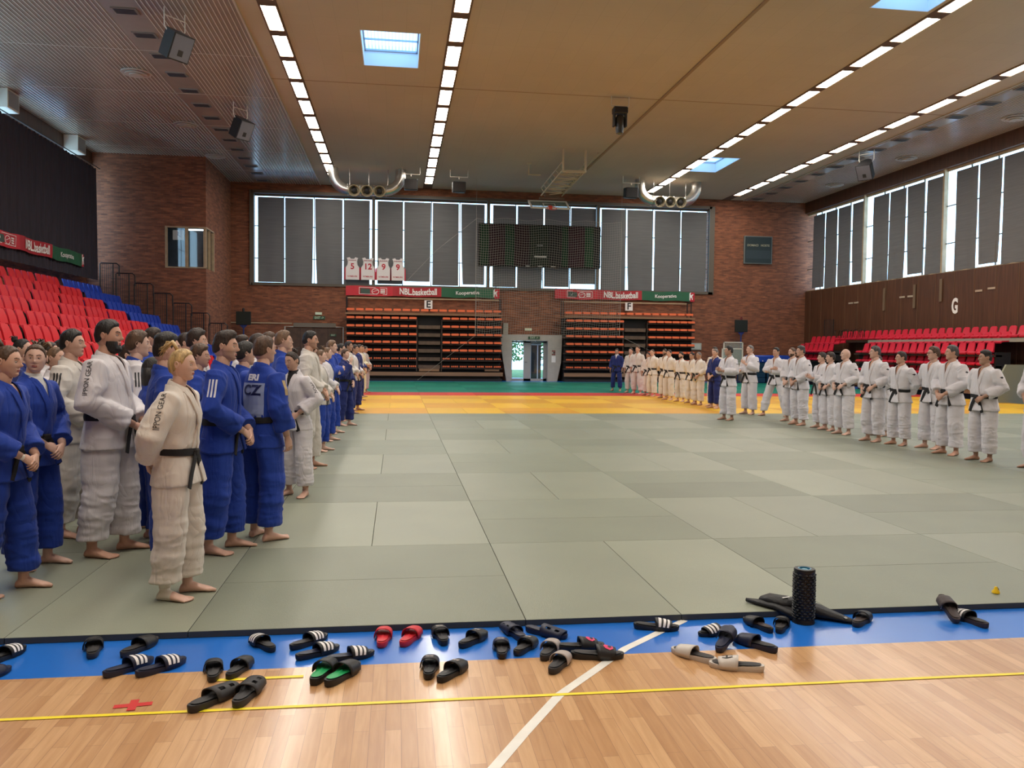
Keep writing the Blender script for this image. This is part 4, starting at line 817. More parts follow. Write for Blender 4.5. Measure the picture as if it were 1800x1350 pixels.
# ------------------------------------------------------------------ right stand with red seats
red2 = mat('red_seat_bright', (.55, .015, .04), .35)
def seatR():
    mb = MB()
    mb.loft([[(-.10, -.17, .41), (.10, -.17, .41), (.10, -.14, .41), (-.10, -.14, .41)], [(-.17, -.165, .36), (.17, -.165, .36), (.17, -.13, .36), (-.17, -.13, .36)], [(-.19, -.14, .2), (.19, -.14, .2), (.19, -.1, .2), (-.19, -.1, .2)], [(-.20, -.12, .05), (.20, -.12, .05), (.20, -.06, .08), (-.20, -.06, .08)], [(-.21, .22, .02), (.21, .22, .02), (.21, .22, .07), (-.21, .22, .07)], [(-.2, .28, -.03), (.2, .28, -.03), (.2, .3, .02), (-.2, .3, .02)]])
    return mb.mesh('seat', red2, .6)
SR = seatR()
def right_stand(lab, y0, y1, rows_, xf, top_y0=None):
    n = int((y1-y0)/.5); st = empty('bleachers', lab, 'bleachers', (xf, y0, 0)); stuff = None
    mb = MB(); mb.box(.25, .85, 0, y1-y0, 0, rows_[0]-.35); obj('frame', mb, black_in, st)
    mb = MB(); mb.box(-.02, .06, -.1, y1-y0, .22, .42); obj('front_plank', mb, plank, st)
    cnt = 0
    for r_, z in enumerate(rows_):
        mb = MB(); xo = .1 if r_ else .75
        if r_: mb.box(xo-.1, xo+.4, 0, y1-y0, z-.12, z-.05); obj('shelf', mb, dark_wood, st)
        for k in range(n):
            cnt += 1
            if cnt > 100: stuff = stuff or []; stuff.append((xo, .25+k*.5, z)); continue
            link('seat', SR, st, (xo, .25+k*.5, z), (0, 0, PI/2))
    if stuff:
        base = MB()
        for (a, b_, c) in stuff: base.bbox(a-.28, a+.14, b_-.21, b_+.21, c-.03, c+.06, .02)
        tag(obj('lower_seat_row', base, red2, st), kind='stuff')
    return st
right_stand('retracted bleachers with red seats along the right wall under the letter G', 22.1, 31.0, [2.12, 1.72, 1.32, .92, .55], 20.35)
right_stand('small far block of red-seated bleachers by the right back corner', 33.2, 37.0, [2.12, 1.72, 1.32], 20.35)
ur = empty('upper_seat_row', 'upper row of red seats along the brown panels of the right wall', 'seats', (21.45, 24.0, 2.35))
for k in range(33): link('seat', SR, ur, (0, -6+k*.5, 0), (0, 0, PI/2))
mb = MB(); mb.box(-.2, .5, -7, 10.3, -.16, -.08); obj('deck', mb, dark_wood, ur); mb = MB(); mb.box(-.3, -.22, -7, 7.2, -.2, -.06); obj('edge_beam', mb, mat('beam_grey', (.28, .26, .22), .5), ur)
fr = empty('railing', 'black railing gate at the far end of the upper right seats', 'railing', (21.6, 35.6, 2.2)); mb = MB(); mb.tube([(0, -.45, 0), (0, -.45, 1.2), (0, .45, 1.2), (0, .45, 0)], .025, 6); mb.box(-.05, .05, -.5, .5, -2.2, .02)
for q in range(6): mb.tube([(0, -.3+q*.12, 0), (0, -.3+q*.12, 1.2)], .009, 4)
obj('frame', mb, black_metal, fr)
fc = empty('folded_chairs', 'jumble of dark folded chair frames on the upper right seats', 'chairs', (21.1, 32.6, 2.42)); mb = MB(); rnd = random.Random(5)
for q in range(16): y = -1.2+q*.17; mb.tube([(0, y, 0), (0, y+rnd.uniform(-.2, .2), .35), (.2, y+rnd.uniform(0, .4), .42)], .013, 5)
obj('frame', mb, black_metal, fc)
for k, (y, z0, z1) in enumerate(((31.3, 3.7, 4.75), (29.0, 3.7, 4.75), (27.2, 3.9, 4.85))):
    mb = MB(); mb.box(XR-.05, XR-.02, y-.08, y+.08, z0, z1); tag(obj('wall_slot', mb, mat('slot_brown', (.15, .1, .06), .6)), 'narrow upright vent slot in the brown right wall, %s' % ('farthest', 'middle', 'nearest')[k], 'vent')
mb = MB()
for y, z in ((34.2, 4.2), (33.7, 4.2), (29.9, 4.25), (29.3, 4.25), (24.9, 4.2), (24.2, 4.25)): mb.box(XR-.035, XR-.014, y-.2, y+.2, z-.04, z+.04)
tag(obj('handle_plates', mb, mat('handle_pale', (.4, .32, .24), .5)), 'small pale handle plates on the brown right wall', 'handles')
wp = empty('leaning_panel', 'grey-green triangular panel standing at the right picture edge', 'panel', (19.7, 20.7, 0)); mb = MB(); mb.prism([(-.55, 0), (.9, 0), (.9, 1.35), (.15, 1.35)], .08, rotm(PI/2, 'X')); obj('board', mb, mat('panel_greygreen', (.24, .25, .18), .7), wp)
# ------------------------------------------------------------------ slides on the floor
rub = lambda n, c, r=.5: mat('rubber_'+n, c, r, bump=.1, bscale=200)
RB = {'black': rub('black', (.012, .012, .014)), 'char': rub('charcoal', (.03, .028, .03), .6), 'navy': rub('navy', (.012, .016, .045)), 'red': rub('red', (.62, .02, .035)), 'green': rub('green', (.01, .34, .10)), 'white': rub('white', (.62, .57, .52)), 'grey': rub('grey', (.42, .36, .33)), 'brown': rub('brownblack', (.045, .03, .03), .6), 'pink': rub('pink', (.75, .05, .16)), 'stripe': rub('stripe', (.85, .82, .82))}
def outline(n=32, s=1., dw=0.):
    P = []
    for k in range(n):
        a = 2*PI*k/n; x = .14*math.cos(a); t = (x+.14)/.28
        w = .036+.013*math.exp(-((t-.68)/.22)**2)-.006*math.exp(-((t-.4)/.14)**2)
        sy = math.copysign(abs(math.sin(a))**.62, math.sin(a)); P.append((x*s, (w+dw)*sy*s-.004*math.sin(PI*t)))
    return P
def make_slide(style, sole, bed, strap, mark=None):
    o = empty('slide_sandal', '', 'sandal'); thick = lambda x: .026+.010*max(0, -x/.14)+.004*(x > .08)*(x-.08)/.06
    O_ = outline(); mb = MB()
    lay = lambda z, s: [(x*s, y*s, z if z < .01 else thick(x)+z-.03) for x, y in O_]
    mb.loft([lay(0, .95), lay(.006, 1.0), lay(.026, 1.02), lay(.03, 1.0), lay(.029, .93), lay(.024, .6)]); obj('sole', mb, RB[sole], o, .8)
    mb = MB(); I = outline(28, .9)
    mb.loft([[(x*f, y*f, thick(x)+.0045-(.002*(1-f))) for x, y in I] for f in (1., .75, .4, .02)], cap=False); obj('footbed', mb, RB[bed], o, 3.2)
    x0, x1 = (-.005, .085) if style != 'clog' else (-.02, .115); nu, nv = 14, 5; S_ = []
    for off in (0, .0045):
        for j in range(nv+1):
            v = j/nv; x = x0+(x1-x0)*v
            for i in range(nu+1):
                u = i/nu; a = PI*u; xx = x+.012*math.sin(a)-(.016*math.sin(a) if v < .5 else 0)*(1-2*v)
                hw = .049-.003*v+off; hh = .056-.020*v+off+(-.006 if style == 'clog' else 0)
                S_.append((xx, -hw*math.copysign(abs(math.cos(a))**.8, math.cos(a)), .012+hh*math.sin(a)**.75))
    n = (nu+1)*(nv+1); F = []
    for j in range(nv):
        for i in range(nu):
            a = j*(nu+1)+i
            if style == 'clog' and i in (4, 5, 9) and j in (1, 3): continue
            F += [(a, a+1, a+nu+2, a+nu+1), (n+a, n+a+nu+1, n+a+nu+2, n+a+1)]
    for i in range(nu): F += [(i, n+i, n+i+1, i+1), (nv*(nu+1)+i, nv*(nu+1)+i+1, n+nv*(nu+1)+i+1, n+nv*(nu+1)+i)]
    for j in range(nv): F += [(j*(nu+1), (j+1)*(nu+1), n+(j+1)*(nu+1), n+j*(nu+1)), (j*(nu+1)+nu, n+j*(nu+1)+nu, n+(j+1)*(nu+1)+nu, (j+1)*(nu+1)+nu)]
    mb = MB(); mb.add(S_, F); st = obj('strap', mb, RB[strap], o, 3.2)
    def on(u, v, off=.0065):
        x = x0+(x1-x0)*v; a = PI*u; xx = x+.012*math.sin(a)-(.016*math.sin(a) if v < .5 else 0)*(1-2*v); hw = .049-.003*v+off; hh = .056-.020*v+off
        return (xx, -hw*math.copysign(abs(math.cos(a))**.8, math.cos(a)), .012+hh*math.sin(a)**.75)
    if style == 'stripe3':
        for q in range(3):
            mb = MB(); v0 = .17+q*.26; mb.add([on(i/20*.84+.08, v) for v in (v0, v0+.15) for i in range(21)], [(i, i+1, 22+i, 21+i) for i in range(20)]); obj('stripe', mb, RB['stripe'], st, 3.2)
    if style == 'logo':
        mb = MB(); mb.add([on(*p) for p in ((.42, .3), (.62, .38), (.62, .6), (.42, .5))], [(0, 1, 2, 3)]); obj('logo', mb, RB['grey'], st)
    if style == 'swoosh':
        mb = MB(); P = [(.3, .62), (.36, .4), (.48, .32), (.62, .4), (.7, .62), (.66, .7), (.56, .56), (.46, .5), (.4, .6), (.46, .74), (.58, .74), (.56, .84), (.4, .82)]
        mb.add([on(*p) for p in P], [(0, 1, 8), (1, 2, 7, 8), (2, 3, 6, 7), (3, 4, 5, 6), (0, 8, 9), (0, 9, 12), (9, 10, 11, 12)]); obj('logo', mb, RB['pink'], st)
    if style == 'cross':
        for s_ in (-1, 1):
            mb = MB(); mb.add([on(.5+s_*a, v) for a, v in ((.03, .25), (.07, .25), (.12, .5), (.07, .75), (.03, .75), (.07, .5))], [(0, 1, 2, 5), (5, 2, 3, 4)]); obj('logo', mb, RB['black'], st)
        mb = MB(); mb.add([on(.5+a, v) for a, v in ((-.08, .45), (.08, .45), (.08, .55), (-.08, .55))], [(0, 1, 2, 3)]); obj('logo', mb, RB['black'], st)
    if style in ('rim', 'logo'):
        mb = MB(); mb.tube([on(i/16, .02, .002) for i in range(17)], .0022, 5); obj('strap_rim', mb, RB['stripe' if style == 'rim' else 'grey'], st)
    return o
PR = {}
SL = [  # x, y, heading, style key, scale, tilt, label
(-2.47, -.152, 106, ('plain', 'char', 'char', 'black'), 1, 'black slide alone on the blue strip, left of the navy three-striped pair'),
(-2.222, -.155, 67, ('plain', 'char', 'char', 'black'), 1, 'dark slide against the mat edge just behind the navy three-striped pair'),
(-2.188, -.455, 50, ('stripe3', 'navy', 'navy', 'navy'), 1, 'navy slide with three white stripes, left one of the pair nearest the left edge'),
(-2.021, -.470, 47, ('stripe3', 'navy', 'navy', 'navy'), 1, 'navy slide with three white stripes, right one of the pair nearest the left edge'),
(-1.74, -.552, 100, ('plain', 'black', 'char', 'black'), .95, 'small black slide by the end of the short yellow tape, left of its pair'),
(-1.612, -.528, 76, ('plain', 'black', 'char', 'black'), .95, 'small black slide by the end of the short yellow tape, right of its pair'),
(-1.664, -.905, 57, ('clog', 'char', 'char', 'char'), 1.08, 'chunky black slide lying on the long yellow tape line, left of its pair'),
(-1.515, -.862, 80, ('clog', 'char', 'char', 'char'), 1.08, 'chunky black slide touching the long yellow tape line, right of its pair'),
(-1.549, -.182, 125, ('stripe3', 'black', 'char', 'black'), .95, 'black three-striped slide alone on the blue strip, toe pointing left'),
(-1.291, -.17, 47, ('stripe3', 'black', 'char', 'black'), .95, 'black three-striped slide nearest the mats, behind the green-soled pair'),
(-1.225, -.345, 36, ('stripe3', 'black', 'navy', 'black'), .95, 'black slide with three white stripes, middle of the three beside the green-soled pair'),
(-1.04, -.425, 22, ('stripe3', 'black', 'navy', 'black'), .95, 'black slide with three white stripes, right behind the green-soled pair'),
(-1.172, -.632, 76, ('plain', 'black', 'green', 'black'), 1.08, 'black slide with a bright green footbed, left one'),
(-1.068, -.672, 62, ('plain', 'black', 'green', 'black'), 1.08, 'black slide with a bright green footbed, right one'),
(-.87, -.153, 86, ('plain', 'red', 'red', 'red'), 1, 'bright red slide on the blue strip, left one'),
(-.712, -.158, 70, ('plain', 'red', 'red', 'red'), 1, 'bright red slide on the blue strip, right one'),
(-.532, -.158, 95, ('logo', 'black', 'char', 'black'), .98, 'black slide just right of the red pair, pointing straight to the mats'),
(-.347, -.235, 52, ('logo', 'black', 'char', 'black'), .98, 'black slide on the blue strip, second to the right of the red pair, turned right'),
(-.617, -.635, 84, ('logo', 'black', 'black', 'black'), .98, 'black slide on the wood between the green pair and the white line, left one'),
(-.50, -.70, 56, ('logo', 'black', 'black', 'black'), .98, 'black slide on the wood between the green pair and the white line, right one'),
(-.203, -.40, 84, ('logo', 'black', 'char', 'navy'), .95, 'narrow black slide with navy strap on the blue strip edge, left of its pair'),
(-.062, -.382, 57, ('logo', 'black', 'char', 'black'), .95, 'black slide with a white mark on the strap, below the navy clog sandals'),
(-.094, -.15, 106, ('clog', 'navy', 'navy', 'navy'), .98, 'navy clog-like sandal at the mat edge, left one'),
(.098, -.17, -38, ('clog', 'navy', 'navy', 'navy'), .98, 'navy clog-like sandal at the mat edge, right one turned sideways'),
(.062, -.455, 66, ('rim', 'char', 'char', 'grey'), 1, 'black slide with a pale grey strap, rear one of the pair'),
(.08, -.648, 62, ('rim', 'char', 'char', 'grey'), 1, 'black slide with a pale grey strap, front one of the pair'),
(.25, -.42, 3, ('swoosh', 'black', 'char', 'black'), 1, 'black slide with a pink logo, rear one of the pair by the white line'),
(.315, -.56, -6, ('swoosh', 'black', 'char', 'black'), 1.05, 'black slide with a pink logo, front one of the pair lying on the white line'),
(.79, -.14, -14, ('stripe3', 'black', 'char', 'black'), .98, 'black slide with three white stripes lying across the white line at the mat edge'),
(1.127, -.262, -165, ('stripe3', 'black', 'black', 'black'), .9, 'black three-striped slide with its toe to the left, partly under the navy slide'),
(1.10, -.46, 52, ('plain', 'navy', 'navy', 'navy'), .98, 'dark navy slide overlapping the black striped slide'),
(.85, -.622, 128, ('plain', 'white', 'char', 'white'), 1, 'off-white slide with a black footbed, left one of the white pair'),
(1.025, -.80, 158, ('cross', 'white', 'char', 'white'), 1.02, 'off-white slide with a black logo on the strap, right one of the white pair'),
(1.434, -.17, 105, ('plain', 'black', 'brown', 'black'), .92, 'black slide beside the foam roller, toe up left, left of the splayed pair'),
(1.575, -.195, 58, ('plain', 'black', 'char', 'black'), .92, 'black slide beside the foam roller, right of the splayed pair'),
(1.27, -.49, 122, ('plain', 'navy', 'char', 'navy'), 1.02, 'navy slide on the edge of the blue strip, pointing up to the left'),
(2.136, -.15, 44, ('plain', 'char', 'brown', 'black'), .98, 'black slide right of the foam roller at the tip of the black clothing'),
(2.757, -.15, 62, ('rim', 'brown', 'brown', 'brown'), 1, 'brown-black slide with a white strap leaning on the mat edge at the right'),
(2.84, -.215, 96, ('stripe3', 'brown', 'char', 'black'), 1.02, 'black three-striped slide, rightmost of all the sandals'),
(-2.90, -.21, 70, ('stripe3', 'black', 'black', 'black'), .95, 'black striped slide cut off by the left picture edge, upper one'),
(-2.86, -.50, 60, ('plain', 'navy', 'navy', 'navy'), .9, 'navy slide cut off by the left picture edge, lower one')]
for x, y, hd, st, sc_, lab in SL:
    if st not in PR: PR[st] = o = make_slide(*st)
    else: o = dup(PR[st], (0, 0, 0))
    o.location = (x, y, .0); o.rotation_euler = (0, 0, math.radians(hd)); o.scale = (sc_, sc_, sc_); o['label'] = lab
for o in scene.objects:
    if o.name.startswith('slide_sandal') and 'leaning on the mat edge' in o.get('label', ''): o.rotation_euler = (0, -.32, math.radians(75)); o.location = (2.757, -.125, .045)
    if o.name.startswith('slide_sandal') and 'partly under' in o.get('label', ''): o.location.z = 0
    if o.name.startswith('slide_sandal') and 'overlapping the black' in o.get('label', ''): o.rotation_euler = (0, -.22, math.radians(52)); o.location.z = .028
# ------------------------------------------------------------------ foam roller, clothing, toy
fr_ = empty('foam_roller', 'upright black knobbly foam roller with a blue core end', 'foam roller', (1.765, -.11, 0)); foam = mat('foam_black', (.006, .006, .007), .4)
mb = MB(); R0, H0 = .066, .345
mb.lathe([(R0-.004, .008), (R0+.002, .014), (R0-.002, .03)]+[(R0-.004, .03+.285*q/6) for q in range(7)]+[(R0-.001, H0-.02), (R0, H0-.008), (R0-.004, H0), (.042, H0), (.04, H0-.02)], 32, cap=False)
for q in range(17):
    for k in range(13):
        a = 2*PI*(k+.5*(q % 2))/13; z = .036+q*.0172; c = Vector((R0*math.cos(a), R0*math.sin(a), z)); n_ = Vector((math.cos(a), math.sin(a), 0)); t_ = Vector((-n_.y, n_.x, 0)); u_ = Vector((0, 0, 1))
        rings = []
        for rr, o_ in ((.0125, -.006), (.0115, .001), (.007, .005), (.002, .006)): rings.append([c+n_*o_+(t_*math.cos(b_)*rr*1.05+u_*math.sin(b_)*rr*.62) for b_ in [2*PI*w/6 for w in range(6)]])
        mb.loft(rings)
obj('foam_sleeve', mb, foam, fr_, .9)
mb = MB(); mb.lathe([(.041, H0-.016), (.041, H0+.001), (.033, H0+.002), (.03, H0-.03), (.001, H0-.03)], 28, cap=False); obj('core_ring', mb, mat('core_blue', (.03, .18, .30), .35), fr_, .8)
mb = MB(); mb.lathe([(.02, H0-.03), (.022, H0-.008), (.018, H0-.004), (.001, H0-.004)], 20, cap=False); obj('core_plug', mb, mat('core_pale', (.2, .42, .5), .3), fr_, .8)
mb = MB(); mb.lathe([(.066, 0), (.07, .004), (.068, .012), (.06, .014)], 28); obj('base_rim', mb, foam, fr_, .8)
cloth_b = mat('black_cloth', (.008, .008, .01), .55, bump=.3, bscale=60)
def heap(name, pts, rad, lab, cat, seed):
    mb = MB(); rnd = random.Random(seed); n = 16; rings = []
    P = [Vector(p) for p in pts]
    for i, p in enumerate(P):
        d = (P[min(i+1, len(P)-1)]-P[max(i-1, 0)]); d.z = 0; d.normalize(); w = Vector((-d.y, d.x, 0)); rx, rz = rad[i]
        rings.append([p+w*rx*math.cos(2*PI*k/n)*(1+.12*math.sin(3*k+i))+Vector((0, 0, max(-p.z+.002, rz*math.sin(2*PI*k/n)*(1+.15*math.sin(2*k+seed+i))))) for k in range(n)])
    mb.loft(rings); return tag(obj(name, mb, cloth_b, None, 3.2), lab, cat)
h1 = heap('black_jacket', [(1.60, .16, .075), (1.64, .12, .085), (1.72, .06, .08), (1.80, -.0, .075)], [(.03, .015), (.06, .03), (.07, .035), (.05, .03)], 'black cloth bundle lying on the mat behind the foam roller', 'clothing', 1)
mb = MB(); mb.box(-.03, .03, -.006, .006, 0, .002, M=Matrix.Translation((1.715, .03, .117)) @ rotm(.3, 'Z')); l_ = obj('white_label', mb, ban_white); l_.parent = h1
heap('black_bag', [(1.52, .20, .058), (1.58, .13, .06), (1.66, .04, .06), (1.73, -.05, .035), (1.76, -.12, .02)], [(.012, .012), (.035, .018), (.05, .022), (.05, .03), (.03, .018)], 'black glove-like cloth hanging over the mat edge left of the foam roller', 'clothing', 4)
h3 = heap('black_trousers', [(1.83, .0, .07), (1.90, -.04, .045), (1.97, -.09, .03), (2.04, -.15, .018), (2.08, -.19, .012)], [(.05, .03), (.06, .04), (.05, .028), (.035, .016), (.015, .008)], 'black cloth with a white tip trailing right of the foam roller over the blue strip', 'clothing', 7)
mb = MB(); mb.ball((2.085, -.19, .018), (.014, .012, .012), 8); t_ = obj('white_tip', mb, ban_white, None, 3.2); t_.parent = h3
mb = MB(); mb.box(-.012, .012, -.008, .008, 0, .002, M=Matrix.Translation((2.02, -.165, .036)) @ rotm(.5, 'Z') @ rotm(.5, 'X')); t_ = obj('pale_mark', mb, grey_plastic); t_.parent = h3
yp = mat('yellow_plastic', (.85, .55, .01), .3)
dk = empty('yellow_toy', 'small yellow plastic piece standing on the mat edge at the right', 'toy', (3.36, .21, MT)); mb = MB(); mb.lathe([(.018, 0), (.026, .004), (.024, .018), (.012, .03), (.011, .04), (.006, .048)], 16); obj('body', mb, yp, dk, 1)
mb = MB(); mb.tube([(.008, 0, .045), (.02, 0, .03), (.026, 0, .012)], .003, 5); obj('loop', mb, mat('yellow_dark', (.25, .18, .02), .5), dk)
# ------------------------------------------------------------------ people
def smooth(a, b, x): t = np.clip((x-a)/(b-a), 0, 1); return t*t*(3-2*t)
def noise3(p, f, seed):
    r = np.random.RandomState(seed); o = np.zeros(len(p)); q = p.copy()
    for k in range(7):
        d = r.normal(size=3); d /= np.linalg.norm(d); ph = r.uniform(0, 6.28); w = r.normal(size=3)
        q = q+.12/f*np.outer(np.sin(p@(w*f*2)+ph), d); o += np.sin((q@d)*f*6.28*r.uniform(.7, 1.5)+ph)
    return o/4
# --- head template on a lat-long grid
def head_grid(nu, nv):
    th = np.linspace(-PI/2+.04, PI/2-.04, nv)[:, None]*np.ones((1, nu)); ph = np.linspace(0, 2*PI, nu, endpoint=False)[None]*np.ones((nv, 1))
    d = np.stack([np.cos(th)*np.sin(ph), np.cos(th)*np.cos(ph), np.sin(th)], -1).reshape(-1, 3)
    F = []
    for j in range(nv-1):
        for i in range(nu): k = (i+1) % nu; F.append((j*nu+i, j*nu+k, (j+1)*nu+k, (j+1)*nu+i))
    F.append(tuple(range(nu-1, -1, -1))); F.append(tuple(range((nv-1)*nu, nv*nu)))
    return d, F
def G(d, c, sx, sz): return np.exp(-((d[:, 0]-c[0])/sx)**2-((d[:, 2]-c[1])/sz)**2)*(d[:, 1] > 0)
def head_shape(d, fem=0.):
    x, y, z = d.T; P = np.stack([x*.077, np.where(y > 0, y*.088, y*.103), np.where(z > 0, z*.112, z*.122)], 1)
    low = smooth(0, -1, z) if False else np.clip(-z, 0, 1)
    P[:, 0] *= 1-.10*low*(y > -.2)
    # jaw: square the lower front
    jaw = smooth(.25, .8, low)*smooth(-.1, .5, y); P[:, 1] += jaw*.018*(1-.3*fem); P[:, 0] *= 1+.10*smooth(.35, .65, low)*np.exp(-((y-.35)/.35)**2)*(1-.7*fem)
    P[:, 1] += -.012*smooth(.3, 1, low)*smooth(0, -.6, y)*-1
    ax = np.abs(x)
    P[:, 1] += .006*G(d, (0, .28), .5, .16)*(1-fem*.6)          # brow
    P[:, 1] -= .013*np.exp(-((ax-.40)/.17)**2-((z-.06)/.14)**2)*(y > 0)   # sockets
    P[:, 1] += .011*G(d, (0, .02), .10, .2)+.020*G(d, (0, -.17), .11, .10)+.008*G(d, (0, -.25), .17, .06)   # nose
    P[:, 1] -= .006*G(d, (0, -.36), .3, .05)
    P[:, 1] += .0065*G(d, (0, -.445), .24, .04)+.0065*G(d, (0, -.53), .21, .04)-.004*G(d, (0, -.487), .28, .018)
    P[:, 1] -= .006*G(d, (0, -.62), .3, .05); P[:, 1] += .010*G(d, (0, -.78), .3, .14)
    P[:, 0] += np.sign(x)*.004*np.exp(-((ax-.72)/.2)**2-((z+.15)/.2)**2)*(y > 0)   # cheek
    P[:, 2] -= .004*smooth(.5, .9, low)*(y > .4)
    return P
HAIRY = ([-1, -.6, -.3, -.05, .12, .22, .34, .45, .62, .85, 1.], [-.52, -.50, -.34, .06, .16, -.05, .10, .38, .57, .63, .65])
def hair_mask(d, up=0., side=0.):
    h = np.interp(d[:, 1], *HAIRY)+up; return smooth(-.03, .13, d[:, 2]-h)
def ear(mb, s_, mi):
    c = Vector((s_*.079, -.008, .0)); n = 12; rings = []
    for sc, off in ((.7, -.006), (.95, .001), (1.0, .006), (.85, .010), (.55, .005), (.2, .004)):
        rings.append([c+Vector((s_*off, -.004-.016*sc*math.cos(2*PI*k/n)*(1 if math.sin(2*PI*k/n) > -.3 else .7)-off*.5, .028*sc*math.sin(2*PI*k/n))) for k in range(n)])
    mb.loft(rings, mi)
# --- hand (right, palm down, fingers +Y, thumb on -X) and foot templates, fused with a voxel remesh
def fused(mb, voxel, sm=2, fac=.5, keep=False):
    me = mb.mesh('tmp', []) if False else None
    me = bpy.data.meshes.new('tmp'); me.from_pydata(mb.v, [], mb.f); bm = bmesh.new(); bm.from_mesh(me); bmesh.ops.recalc_face_normals(bm, faces=bm.faces); bm.to_mesh(me); bm.free()
    o = bpy.data.objects.new('tmp', me); COL.objects.link(o)
    m = o.modifiers.new('r', 'REMESH'); m.mode = 'VOXEL'; m.voxel_size = voxel; m.adaptivity = 0
    if sm: s_ = o.modifiers.new('s', 'SMOOTH'); s_.iterations = sm; s_.factor = fac
    dg = bpy.context.evaluated_depsgraph_get(); e = bpy.data.meshes.new_from_object(o.evaluated_get(dg))
    V = np.empty(len(e.vertices)*3, 'f'); e.vertices.foreach_get('co', V); V = V.reshape(-1, 3).astype(float)
    F = [tuple(p.vertices) for p in e.polygons]
    bpy.data.objects.remove(o); bpy.data.meshes.remove(me)
    if keep: return V, F, e
    bpy.data.meshes.remove(e); return V, F
def hand_mb(curl):
    mb = MB(); 
    mb.loft([[Vector((cx+rx*math.cos(a), y, cz+rz*math.sin(a))) for a in [2*PI*k/12 for k in range(12)]] for y, cx, rx, cz, rz in ((-.03, 0, .027, 0, .021), (.0, 0, .028, 0, .020), (.025, 0, .036, 0, .018), (.06, .0, .042, 0, .016), (.088, .002, .041, .001, .012))])
    for x, L_, r_, sp in ((-.031, .075, .0092, -.10), (-.010, .084, .0096, -.02), (.012, .078, .0092, .05), (.032, .062, .0082, .14)):
        P = [Vector((x*.85, .07, .001))]; a = 0; p = Vector((x, .088, .001)); P.append(p.copy())
        for k, seg in enumerate((.45, .32, .23)):
            a += curl*(.5, .75, .5)[k]; p = p+Vector((math.sin(sp)*L_*seg*math.cos(a), L_*seg*math.cos(a), -L_*seg*math.sin(a))); P.append(p.copy())
        mb.tube(P, [r_*.95, r_*1.06, r_, r_*.92, r_*.72], 8)
    mb.tube([Vector((-.018, .012, -.004)), Vector((-.040, .036, -.012)), Vector((-.052, .062, -.018)), Vector((-.054, .084, -.024))], [.015, .0125, .0105, .0082], 8)
    return mb
def foot_mb():
    mb = MB(); R = []
    for y, cx, rx, zt in ((-.062, 0, .018, .03), (-.055, 0, .028, .052), (-.03, 0, .034, .078), (.0, .002, .037, .088), (.04, .004, .038, .072), (.09, .004, .043, .050), (.13, .002, .047, .036), (.155, .0, .045, .026)):
        R.append([Vector((cx+rx*math.cos(a), y, max(.002, zt/2+zt/2*math.sin(a)*(1 if math.sin(a) > 0 else .97)))) for a in [2*PI*k/14 for k in range(14)]])
    mb.loft(R)
    for x, y1, r_ in ((-.030, .198, .0135), (-.008, .195, .0098), (.009, .188, .0092), (.024, .18, .0088), (.037, .17, .0085)):
        mb.tube([(x*.9, .13, r_+.006), (x, y1-.022, r_+.003), (x, y1-.006, r_)], [r_, r_*1.02, r_*.8], 8)
    mb.tube([(0, -.006, .05), (0, -.008, .14)], [.037, .034], 12)
    return mb
TPL = {}
for nm, mb_f, vx in (('hand0', hand_mb(.35), .0034), ('hand1', hand_mb(.95), .0034), ('handf', hand_mb(.6), .006), ('foot', foot_mb(), .0045), ('footf', foot_mb(), .009)):
    TPL[nm] = fused(mb_f, vx, 2, .5)
def ringpts(cx, cy, z, rx, ry, n, p=2.3):
    out = []
    for k in range(n):
        a = 2*PI*k/n; c, s_ = math.cos(a), math.sin(a)
        out.append(Vector((cx+rx*math.copysign(abs(c)**(2/p), c), cy+ry*math.copysign(abs(s_)**(2/p), s_), z)))
    return out
TORSO = [(.80, .200, .150), (.90, .190, .142), (1.03, .165, .122), (1.10, .170, .124), (1.2, .185, .130), (1.30, .197, .130), (1.38, .188, .116), (1.43, .160, .098), (1.465, .115, .082), (1.50, .078, .068)]
def torso_dims(z, bw, belly, fem):
    zz = [t[0] for t in TORSO]; rx = np.interp(z, zz, [t[1] for t in TORSO]); ry = np.interp(z, zz, [t[2] for t in TORSO])
    rx = rx*(1+(bw-1)*(1 if z < 1.46 else .4))*(1-.07*fem*(z > 1.25)); by = belly*math.exp(-((z-1.08)/.13)**2)+ .02*fem*math.exp(-((z-1.27)/.07)**2)
    return rx+belly*.4*math.exp(-((z-1.05)/.15)**2), ry*(1+(bw-1)*.6)+by*.6, by*.45+(-.012 if z > 1.44 else 0)
